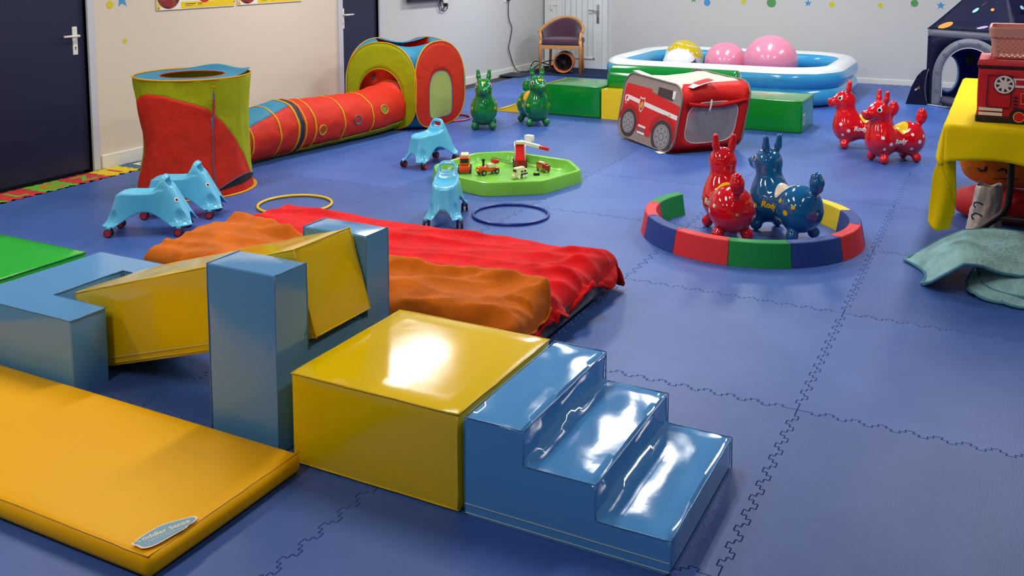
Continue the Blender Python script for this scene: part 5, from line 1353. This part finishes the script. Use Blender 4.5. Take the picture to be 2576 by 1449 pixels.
# things stored under the table
t = thing('cushion', 'orange cushion with a sleepy stitched face under the yellow table', 'cushion', (.60, 4.02, .185))
mb = MB(); rings = []
for k in range(17):
    a = lerp(-PI/2, PI/2, k/16); rings.append([Vector((.25*math.copysign(abs(math.cos(q))**.6, math.cos(q))*math.cos(a)**.7, .10*math.sin(a), .19+.19*math.copysign(abs(math.sin(q))**.6, math.sin(q))*math.cos(a)**.7)) for q in [2*PI*j/32 for j in range(32)]])
mb.loft(rings); mb.build('cushion_cover', mat('orange_plush', S(196, 100, 20), .95, .1, sheen=.2, bump=.4, bscale=40), t, smooth=True)
for nm, P in (('stitched_brow', [(-.15, -.09, .115), (-.13, -.092, .10), (-.11, -.094, .107), (-.105, -.095, .13)]), ('stitched_brow', [(-.04, -.096, .11), (-.02, -.098, .125), (.0, -.098, .12), (.008, -.096, .10)]), ('stitched_mouth', [(-.07, -.088, .06), (0, -.09, .067), (.06, -.09, .07)])):
    MB().tube([Vector(p)-Vector((0, .003, 0)) for p in P], .007 if 'brow' in nm else .003, 6).build(nm, MT['dark'], t, smooth=True)
t = thing('storage_bag', 'round red fabric bag under the yellow table below the orange cushion', 'bag', (.60, 4.0, 0))
mb = MB(); mb.lathe([(0, .004), (.2, .004), (.255, .03), (.27, .085), (.25, .145), (.18, .172), (0, .182)], n=40)
for v in mb.bm.verts: v.co.y *= .75; v.co += Vector((.008*nz(v.co.x*9, v.co.y*9, v.co.z*9), .008*nz(v.co.z*9, v.co.x*9, 4), 0))
mb.build('bag_body', mat('red_canvas', S(190, 14, 22), .7, bump=.3, bscale=12), t, smooth=True)
MB().tube([(.06, -.19, .165), (.02, -.205, .13), (.0, -.212, .09), (-.01, -.21, .05)], .004, 6).build('drawstring', mat('pink_cord', S(200, 80, 80), .6), t, smooth=True)
t = thing('plastic_bag', 'crumpled whitish plastic carrier bag with navy printed swirls under the yellow table', 'bag', (.50, 3.62, 0))
mb = MB()
def pb(u, v):
    a = 2*PI*u; r = (.085-.025*v)*(1+.18*nz(math.cos(a)*2, math.sin(a)*2, v*3)+.12*nz(math.cos(a)*6, math.sin(a)*6, v*7)); h = .27*v
    return Vector((r*math.cos(a)*1.0+.02*v, r*math.sin(a)*.9, .004+h+.02*nz(a, v*3, 5)*v))
mb.grid(pb, 44, 18, wrapu=True); mb.thick(.0015); bo = mb.build('bag_body', mat('bag_film', S(200, 186, 172), .35, bump=.6, bscale=14, alpha=.9), t, smooth=True)
_bb = bvh_of(bo.data); bq = Vector((-.5, -.8, 0)).normalized()
for zz, rr0 in ((.165, .026), (.10, .030)):
    mb = MB(); pp = []
    for k in range(11):
        a = lerp(.3, 4.2, k/10); o_ = Vector((-.03, -.05, zz))+Vector((.8, -.5, 0))*rr0*math.cos(a)+Vector((0, 0, rr0*.6*math.sin(a))); h, nr, _, _ = _bb.ray_cast(o_+bq*.2, -bq, .5); pp.append((h+nr*.001) if h is not None else o_)
    mb.tube(pp, .0045, 5).build('printed_swirl', MT['navy'], t, smooth=True)
t = thing('storage_box', 'dark storage box at the back under the yellow table', 'box', (1.05, 4.2, 0))
MB().box(-.16, .3, -.25, .25, .003, .40).bevel(.008, 2).build('box_body', mat('dark_box', S(44, 44, 48), .6), t); MB().box(-.17, .31, -.26, .26, .40, .43).bevel(.006, 2).build('box_lid', mat('dark_lid', S(30, 30, 34), .5), t)
MB().box(-.163, -.160, -.12, .12, .2, .34).build('box_label', MT['white'], t)
t = thing('card_pack', 'pale blue printed card pack peeping below the yellow cloth hem', 'card', (.70, 3.12, .535))
MB().box(-.04, .08, -.01, .01, 0, .075).bevel(.002, 1).build('pack_body', mat('pale_blue_card', S(170, 196, 226), .6), t); MB().box(-.03, .06, -.0115, -.010, .05, .058).build('print_line', MT['navy'], t)
MB().tube([(0, 0, .07), (0, 0, TZ-.04-.535)], .003, 6).build('hanging_cord', MT['dark'], t)
# fire engine storage box
bx0, by0, bH = .456, 3.0, .308; BW, BD = .52, .36
t = thing('fire_engine_box', 'red fire engine print storage box standing on the yellow table', 'storage box', (bx0, by0, TZ+.0045))
M_BR = mat('box_red', S(196, 12, 30), .5, bump=.12, bscale=8); M_BK = mat('box_black', S(28, 18, 18), .5)
softbox(0, BW, 0, BD, .028, .268, .006, .006, 6).build('box_body', M_BR, t, smooth=True)
MB().box(-.006, BW+.006, -.006, BD+.006, 0, .03).bevel(.003, 2).build('base_band', M_BK, t); MB().box(-.007, BW+.007, -.007, BD+.007, .268, .279).build('lid_edge', M_BK, t)
mb = MB().box(-.008, BW+.008, -.008, BD+.008, .279, .308); 
for v in mb.bm.verts:
    if v.co.z > .29: v.co.x = lerp(v.co.x, BW/2, .03); v.co.y = lerp(v.co.y, BD/2, .04)
mb.bevel(.004, 2).build('box_lid', M_BR, t, auto=True)
def bp(x, z, o=0): return Vector((x, -.0085-o, z))
mw, mk, my = mat('box_print_white', S(226, 214, 206), .5), M_BK, mat('box_print_yellow', S(230, 180, 50), .5)
def bpoly(nm, pts, m, o=0): return MB().poly([bp(x, z, o) for x, z in pts]).build(nm, m, t)
MB().tube([bp(*p, .0003) for p in ((.045, .075), (.04, .10), (.045, .235), (.15, .235), (.145, .09), (.14, .075), (.06, .075))], .0025, 5, closed=True).build('door_outline', mk, t)
ci = lambda cx, cz, r, n=28: [(cx+r*math.cos(2*PI*k/n), cz+r*math.sin(2*PI*k/n)) for k in range(n)]
bpoly('ladder_print', [(.13, .222), (.52, .228), (.52, .18), (.13, .178)], mw, .0012)
mb = MB()
for k in range(6): x = .165+k*.055; mb.poly([bp(a, b, .0018) for a, b in ((x, .19), (x+.036, .19), (x+.036, .215), (x, .215))])
mb.build('ladder_gaps', M_BR, t)
bpoly('hose_reel_rim', ci(.115, .19, .047), mk, .002); bpoly('hose_reel', ci(.115, .19, .044), mw, .0026)
mb = MB()
for k in range(8):
    a = 2*PI*k/8+.2; mb.poly([bp(.115+r*math.cos(a+d), .19+r*math.sin(a+d), .0032) for r, d in ((.018, 0), (.036, -.24), (.036, .24))])
mb.build('hose_reel_gaps', mk, t)
for z in (.058, .035): bpoly('bumper_print', [(.008, z), (.112, z), (.112, z+.016), (.008, z+.016)], mw, .001)
mb = MB()
for k in range(4): mb.poly([bp(a, b, .001) for a, b in ((.155, .075+k*.017), (.18, .075+k*.017), (.175, .083+k*.017), (.16, .083+k*.017))])
mb.build('vent_print', mk, t)
MB().tube([bp(*p, .0003) for p in ((.19, .10), (.255, .10), (.255, .15), (.19, .15))], .0022, 5, closed=True).build('panel_outline', my, t)
bpoly('panel_dial', ci(.208, .137, .006), mw, .001); bpoly('panel_dial', ci(.236, .137, .006), mw, .001); bpoly('panel_tap', [(.2, .128), (.225, .125), (.25, .117), (.25, .110), (.226, .104), (.2, .118)], mk, .0012)
bpoly('wheel_print', ci(.185, .035, .042), mk, .002); bpoly('wheel_ring_print', ci(.185, .035, .026), my, .0026); bpoly('wheel_hub_print', ci(.185, .035, .022), M_BR, .0032)
text_on('lettering', 'FIRE', .036, frame(bp(.243, .068, .0014), (1, 0, 0), (0, 0, 1)), mw, t, bold=.0006, align='LEFT')
# pink basket
t = thing('plastic_basket', 'dusty pink lattice plastic basket sitting on the fire engine box', 'basket', (.76, 3.19, TZ+.314))
M_PKB = mat('dusty_pink_plastic', S(206, 142, 128), .5)
def bk(hx, hy, z, r=.03, n=8):
    P = []
    for cx, cy, a0 in ((hx-r, hy-r, 0), (-hx+r, hy-r, 90), (-hx+r, -hy+r, 180), (hx-r, -hy+r, 270)):
        for k in range(n+1): a = math.radians(a0+90*k/n); P.append(Vector((cx+r*math.cos(a), cy+r*math.sin(a), z)))
    return P
hx, hy = .262, .165
mb = MB(); mb.loft([bk(hx-.02, hy-.02, .002), bk(hx-.016, hy-.016, .012), bk(hx-.019, hy-.019, .012), bk(hx-.04, hy-.04, .006)]); mb.build('basket_base', M_PKB, t, auto=True)
mb = MB(); mb.loft([bk(hx-.004, hy-.004, .108), bk(hx+.004, hy+.004, .108), bk(hx+.006, hy+.006, .15), bk(hx+.001, hy+.001, .157), bk(hx-.006, hy-.006, .155), bk(hx-.008, hy-.008, .108)], closed=True, caps=False); mb.build('basket_rim', M_PKB, t, auto=True)
mb = MB()
for (a, b) in ((Vector((-hx+.03, -hy+.012, 0)), Vector((hx-.03, -hy+.012, 0))), (Vector((-hx+.012, hy-.03, 0)), Vector((-hx+.012, -hy+.03, 0)))):
    L = (b-a).length; d = (b-a)/L; n_ = int(L/.0235)
    for k in range(-4, n_+1):
        for s in (1, -1):
            p, q = [], []
            s0 = k*.0235 if s > 0 else (k+4)*.0235; s1 = s0+s*.094; z0, z1 = .012, .108
            if s0 < 0: z0 = .012+(0-s0)*(.096/.094); s0 = 0
            if s0 > L: z0 = .012+(s0-L)*(.096/.094); s0 = L
            if s1 > L: z1 = .108-(s1-L)*(.096/.094); s1 = L
            if s1 < 0: z1 = .108-(0-s1)*(.096/.094); s1 = 0
            if z1-z0 > .006: mb.tube([a+d*s0+Vector((0, 0, z0)), a+d*s1+Vector((0, 0, z1))], .0038, 4)
    for k in range(9): pass
mb.build('lattice_side', M_PKB, t)
mb = MB()
for q in range(8): a = bk(hx-.012, hy-.012, .012)
for c0 in ((-1, -1), (-1, 1), (1, 1), (1, -1)):
    pts = [Vector((c0[0]*(hx-.042)+c0[0]*.03*math.cos(a), c0[1]*(hy-.042)+c0[1]*.03*math.sin(a), 0)) for a in [PI/2*k/6 for k in range(7)]]
    mb.loft([[p+Vector((0, 0, .01)) for p in pts], [p*1.03+Vector((0, 0, .11)) for p in pts]], caps=False, wrap=False)
mb.thick(.003); mb.build('corner_wall', M_PKB, t, auto=True)
MB().box(hx-.018, hx-.014, -hy+.03, hy-.03, .01, .11).build('side_wall', M_PKB, t); MB().box(-hx+.03, hx-.03, hy-.018, hy-.014, .01, .11).build('back_wall', M_PKB, t)

# ================================================================== BATH MATS
M_TL = mat('teal_plush', S(144, 194, 196), .95, .1, sheen=.25, bump=.6, bscale=55, bdetail=6, fine=.8, fscale=230, var=.22, vscale=10); M_TE = mat('teal_edge', S(88, 142, 158), .85, .1, fine=.3)
def bmat(label, fn, rz=0):
    mb = solid_grid(lambda u, v: fn(u, v), 60, 34, .011); o = mb.build('bath_mat', M_TL, smooth=True)
    tag(o, label, 'bath mat', 'folded teal bath mats')
    pts = [fn(k/40, 0) for k in range(41)]+[fn(1, k/24) for k in range(1, 25)]+[fn(1-k/40, 1) for k in range(1, 41)]+[fn(0, 1-k/24) for k in range(1, 24)]
    pts = [Vector((p[0], p[1], max(.009, p[2]-.004))) for p in pts]
    MB().tube(pts, .0075, 6, closed=True).build('edge_binding', M_TE, o, smooth=True)
def sq(u, v, r=.16):   # soften rectangle corners of the flat mat
    a, b = u*2-1, v*2-1; k = .13
    return .5+.5*a*(1-k*b*b*b*b*a*a*a*a), .5+.5*b*(1-k*a*a*a*a*b*b*b*b)
FR = [(0, (.268, 2.535, .014)), (.12, (.315, 2.46, .05)), (.26, (.375, 2.43, .105)), (.40, (.445, 2.47, .150)), (.55, (.52, 2.53, .135)), (.72, (.605, 2.575, .10)), (.88, (.675, 2.615, .082)), (1, (.73, 2.66, .080))]
BK = [(0, (.163, 2.88, .014)), (.15, (.23, 2.98, .04)), (.32, (.32, 3.02, .10)), (.5, (.42, 3.04, .155)), (.7, (.55, 3.16, .15)), (1, (.80, 3.26, .13))]
def vint(t_, tab): return Vector([interp(t_, [(a, p[i]) for a, p in tab]) for i in range(3)])
def m1(u, v):
    f = vint(u, FR); b = vint(u, BK); p = f.lerp(b, v); p.x += .055*math.sin(PI*v)*max(0, 1-u*4)**1.5; p.z += .012*math.sin(PI*v)*math.sin(PI*u)+.006*nz(u*4, v*4, 2)
    if u < .1: p.z = max(.013, p.z*(.4+6*u) if v not in (0, 1) else p.z)
    return p
bmat('teal plush bath mat, topmost of the folded pile, rippled with one corner pointing left', m1)
def mk_under(x0, x1, y0, y1, zb, zt, sag, seed):
    def f(u, v):
        u, v = sq(u, v); x = lerp(x0, x1, u); y = lerp(y0, y1, v); z = zt
        e = max(0, 1-u/.28); z = lerp(zt, zb, e**1.5)
        e2 = max(0, 1-v/.30); z = min(z, lerp(zt, zb, e2**2.0))
        return Vector((x+.012*math.sin(v*5+seed), y+.01*math.sin(u*6+seed), z+.004*nz(u*5, v*5, seed)))
    return f
bmat('teal plush bath mat, second in the folded pile beside the table', mk_under(.505, .90, 2.475, 3.05, .036, .074, 0, 1))
bmat('teal plush bath mat, third in the folded pile, its rounded corner nearest the camera', mk_under(.47, .86, 2.43, 3.0, .013, .052, 0, 3))
bmat('teal plush bath mat at the bottom right of the folded pile', mk_under(.60, .99, 2.39, 2.9, .013, .028, 0, 5))

# ================================================================== CHAIR, BLOWER, CABLES
CO = Vector((-4.63, 9.30, .0145)); CA = math.atan2(.12, .53)
t = thing('armchair', 'wooden tub armchair with plum upholstery in front of the white back door', 'chair', CO, CA)
w2 = .285
for x in (-w2+.02, w2-.02):
    MB().tube([(x, -.21, 0), (x, -.21, .35), (x*.985, -.21, .44)], [.017, .026, .024], 8).build('front_leg', MT['wood'], t, smooth=True)
    MB().tube([(x*.86, .20, 0), (x*.80, .20, .36)], [.016, .022], 8).build('rear_leg', MT['wood'], t, smooth=True)
    MB().tube([(x*.985, -.21, .38), (x*.98, -.205, .46), (x*1.03, -.195, .545)], [.026, .02, .021], 8).build('arm_post', MT['wood'], t, smooth=True)
MB().box(-w2+.03, w2-.03, -.225, -.195, .325, .375).bevel(.004, 2).build('seat_rail', MT['wood'], t)
MB().box(-w2+.06, w2-.06, -.2, .2, .33, .37).build('seat_frame', MT['dark'], t)
softbox(-w2+.035, w2-.035, -.225, .19, .375, .455, .022, .010, 6).build('seat_cushion', MT['purple'], t, smooth=True)
def arm(k): a = lerp(-.05*PI, 1.05*PI, k); return a
rail = []
for k in range(33):
    a = PI*k/32; x = w2*1.0*math.cos(a); q = math.sin(a); y = -.195+.42*q**.9; z = .55+.165*q**1.3
    rail.append(Vector((x, y, z)))
MB().tube(rail, .021, 8).build('back_rail', MT['wood'], t, smooth=True)
mb = MB(); mb.grid(lambda u, v: (lambda p: Vector((p.x*lerp(.90, .93, v), lerp(p.y*.86, p.y-.01, v), lerp(.40, p.z-.01, v))))(rail[int(round(u*32))]), 32, 8); mb.thick(.03); mb.build('back_upholstery', MT['purple'], t, smooth=True)
t = thing('air_blower', 'orange cylindrical air blower on the rug under the plum armchair', 'blower', (-4.60, 9.26, .0145), math.radians(-72))
M_BO = mat('blower_orange', S(206, 112, 54), .45)
mb = MB(); mb.lathe([(.118, -.13), (.130, -.135), (.134, -.12), (.124, -.10), (.124, .10), (.134, .12), (.130, .135), (.118, .13), (.116, 0)], c=(0, 0, .145), n=44, axis='x', closed=True); mb.build('blower_housing', M_BO, t, auto=True)
MB().lathe([(0, -.03), (.112, -.03), (.112, -.02), (0, -.02)], c=(0, 0, .145), n=32, axis='x').build('motor_plate', MT['dark'], t)
MB().lathe([(0, -.02), (.035, -.02), (.035, .06), (.03, .07), (0, .072)], c=(0, 0, .145), n=20, axis='x').build('fan_hub', MT['black'], t, auto=True)
for k in range(5):
    a = 2*PI*k/5; mb = MB(); c0 = Vector((.0, 0, .145))
    mb.poly([c0+Vector((.02+d, r*math.cos(a+s), r*math.sin(a+s))) for r, s, d in ((.03, -.3, 0), (.108, -.25, -.01), (.108, .3, .03), (.03, .35, .02))], .002); mb.build('fan_blade', MT['black'], t)
mb = MB()
for k in range(6): a = PI*k/6; mb.tube([(.085, .112*math.cos(a), .145+.112*math.sin(a)), (.085, -.112*math.cos(a), .145-.112*math.sin(a))], .0018, 5)
mb.build('wire_guard', MT['black'], t)
for y in (-.09, .09): MB().tube([(-.11, y, .008), (.11, y, .008), (.11, y, .03), (.09, y*.8, .05)], .008, 6).build('foot_frame', MT['black'], t, smooth=True)
def cable(name, label, pts, r, n=10):
    P = [Vector(p) for p in pts]; out = []
    for i in range(len(P)-1):
        p0, p1, p2, p3 = P[max(0, i-1)], P[i], P[i+1], P[min(len(P)-1, i+2)]
        for k in range(n):
            s = k/n; out.append(.5*((2*p1)+(-p0+p2)*s+(2*p0-5*p1+4*p2-p3)*s*s+(-p0+3*p1-3*p2+p3)*s**3))
    out.append(P[-1]); o = MB().tube(out, r, 6).build(name, MT['black'], smooth=True); return tag(o, label, 'cable')
cable('hanging_cable', 'thin black cable hanging down the left wall from the far socket', [(-5.225, 8.89, .965), (-5.235, 8.89, .85), (-5.24, 8.92, .72), (-5.235, 8.99, .6), (-5.24, 8.96, .47), (-5.235, 8.90, .34), (-5.24, 8.97, .22), (-5.235, 9.04, .10), (-5.18, 9.06, .022), (-5.12, 9.12, .022)], .006)
cable('coiled_cable', 'loops of black cable lying on the rug left of the air blower', [(-4.74, 9.30, .03), (-4.88, 9.36, .022), (-5.02, 9.50, .022), (-5.10, 9.66, .03), (-5.0, 9.78, .022), (-4.86, 9.62, .022), (-4.93, 9.40, .10), (-5.08, 9.36, .13), (-5.19, 9.44, .022), (-5.10, 9.30, .022), (-4.95, 9.28, .12), (-4.84, 9.42, .15), (-4.92, 9.58, .06), (-5.04, 9.46, .022), (-5.0, 9.2, .022), (-4.88, 9.15, .022), (-4.80, 9.2, .03)], .007, 12)

# ================================================================== WALL ITEMS
WX = LX+.0005
t = thing('television', 'black wall-mounted television above the left wall socket', 'television', (LX, 6.91, 1.28))
MB().box(.035, .075, -.41, .41, -.235, .24).bevel(.006, 2).build('screen_body', MT['black'], t); MB().box(.0752, .0762, -.40, .40, -.222, .23).build('screen_glass', mat('screen_glass', S(10, 10, 14), .08, .6), t); MB().box(0, .036, -.12, .12, -.12, .12).build('wall_bracket', MT['steel'], t)
def socket(label, y, z, plug):
    t = thing('wall_socket', label, 'socket', (LX, y, z))
    MB().box(0, .009, -.073, .073, -.043, .043).bevel(.003, 2).build('face_plate', M_TRIM, t)
    for yy in (-.036, .036): MB().box(.009, .0125, yy-.007, yy+.007, .018, .032).build('rocker_switch', M_TRIM, t)
    MB().box(.009, .045, plug-.022, plug+.022, -.03, .012).bevel(.006, 2).build('plug', MT['black'], t)
socket('white wall socket with a black plug right of the television', 7.33, .99, .0)
socket('white wall socket with the long hanging cable near the back corner', 8.88, .99, .01)
cable('looped_cable', 'black cable loops between the television and its wall socket', [(-5.205, 7.20, 1.06), (-5.23, 7.17, 1.0), (-5.235, 7.20, .93), (-5.235, 7.27, .925), (-5.235, 7.28, .99), (-5.23, 7.22, 1.05), (-5.235, 7.22, .96), (-5.235, 7.28, .91), (-5.235, 7.35, .93), (-5.215, 7.335, .97)], .005)
def poster(label, y0, y1, z0, round_y):
    t = thing('wall_poster', label, 'poster', (LX, (y0+y1)/2, z0)); h = (y1-y0)/2
    MB().box(0, .012, -h, h, 0, .60).bevel(.002, 1).build('backing_board', mat('poster_cream', S(232, 226, 210), .35), t)
    MB().box(.0121, .013, -h*.42, h-.006, .008, .058).build('yellow_strip', mat('poster_yellow', S(232, 196, 20), .4), t)
    MB().box(.0121, .0128, -h+.005, -h+.03, .005, .11).build('yellow_corner', mat('poster_yellow_b', S(232, 196, 20), .4), t)
    pm = mat('poster_photo', S(120, 60, 50), .4); nt = pm.node_tree; v = nt.nodes.new('ShaderNodeTexVoronoi'); v.inputs['Scale'].default_value = 14; tc = nt.nodes.new('ShaderNodeTexCoord'); nt.links.new(tc.outputs['Object'], v.inputs['Vector'])
    cr = nt.nodes.new('ShaderNodeValToRGB'); e = cr.color_ramp.elements; e[0].color = S(70, 30, 34); e[1].color = S(200, 150, 130); e.new(.35).color = S(150, 30, 36); e.new(.6).color = S(60, 110, 60)
    sp = nt.nodes.new('ShaderNodeSeparateColor'); nt.links.new(v.outputs['Color'], sp.inputs[0]); nt.links.new(sp.outputs[0], cr.inputs[0]); nt.links.new(cr.outputs[0], nt.nodes['Principled BSDF'].inputs['Base Color'])
    MB().poly([Vector((.0132, -h*.72+.115*math.cos(a), .11+.10*math.sin(a))) for a in [2*PI*k/40 for k in range(40)]], .0006, (1, 0, 0)).build('photo_disc', pm, t)
    MB().poly([Vector((.0136, h*.18+.065*math.cos(a), .105+.06*math.sin(a))) for a in [2*PI*k/30 for k in range(30)]], .0006, (1, 0, 0)).build('red_disc', mat('poster_red', S(196, 30, 40), .4), t)
    mb = MB()
    for k, (a, b) in enumerate(((-.32, -.06), (.0, .12))):
        mb.box(.0131, .0136, a*h*1.0, b*h, .038, .044); mb.box(.0131, .0136, a*h, (a+b)/2*h+.02, .026, .029)
    mb.build('print_lines', mat('poster_ink', S(60, 54, 30), .6), t)
    for y, z in ((-h+.012, .02), (h-.012, .04)): MB().tube([(.013, y, z), (.018, y, z)], .006, 10).build('fixing_screw', MT['steel'], t)
poster('yellow-edged wall poster nearest the near navy door', 3.09, 3.93, 1.125, 0)
poster('yellow-edged wall poster second from the near navy door, by the far navy door', 3.965, 4.80, 1.128, 0)
DC = dict(y=mat('sticker_yellow', S(206, 196, 30), .6), b=mat('sticker_blue_paper', S(70, 146, 196), .6), g=mat('sticker_green', S(84, 148, 84), .6))
def starpts(r): return [(r*(1 if k % 2 == 0 else .45)*math.cos(PI/2+k*PI/5), r*(1 if k % 2 == 0 else .45)*math.sin(PI/2+k*PI/5)) for k in range(10)]
def decal(label, kind, wall_, p, z, r, c):
    pts = starpts(r) if kind == 'star' else [(r*math.cos(2*PI*k/28), r*math.sin(2*PI*k/28)) for k in range(28)]
    mb = MB()
    if wall_ == 'l': mb.poly([Vector((0, a, b)) for a, b in pts], .0015, (1, 0, 0)); loc = (LX+.0005, p, z)
    else: mb.poly([Vector((a, 0, b)) for a, b in pts], .0015, (0, -1, 0)); loc = (p, BY-.0005, z)
    o = mb.build('wall_sticker', DC[c]); o.location = loc; tag(o, label, 'wall sticker', 'round and star wall stickers'); return o
decal('large yellow dot sticker on the left wall by the near door', 'dot', 'l', 2.665, 1.192, .030, 'y')
decal('small yellow dot sticker low on the left wall above the round tent', 'dot', 'l', 2.785, .918, .018, 'y')
decal('blue star sticker cut by the top edge on the left wall', 'star', 'l', 2.775, 1.225, .062, 'b')
for px, z, r, k, c, lab in ((-3.105, .975, .045, 'star', 'g', 'green star sticker leftmost on the back wall'), (-2.925, .935, .043, 'dot', 'b', 'blue dot sticker on the back wall above the yellow ball'), (-2.45, .955, .045, 'star', 'y', 'yellow star sticker on the back wall above the small pink ball'), (-2.10, .95, .058, 'dot', 'g', 'large green dot sticker on the back wall above the big pink ball'), (-1.65, .953, .045, 'star', 'b', 'blue star sticker on the back wall above the pool right part'), (-1.365, .945, .034, 'dot', 'y', 'yellow dot sticker on the back wall right of the blue star'), (-.805, .942, .045, 'star', 'y', 'yellow star sticker on the back wall alone above bare floor'), (-.43, .978, .042, 'dot', 'g', 'green dot sticker on the back wall left of the rocket tent'), (-.145, .957, .048, 'star', 'b', 'blue star sticker on the back wall nearest the rocket tent'), (.10, 1.0, .04, 'dot', 'y', 'yellow dot sticker half hidden behind the rocket tent roof')):
    decal(lab, k, 'b', px, z, r, c)
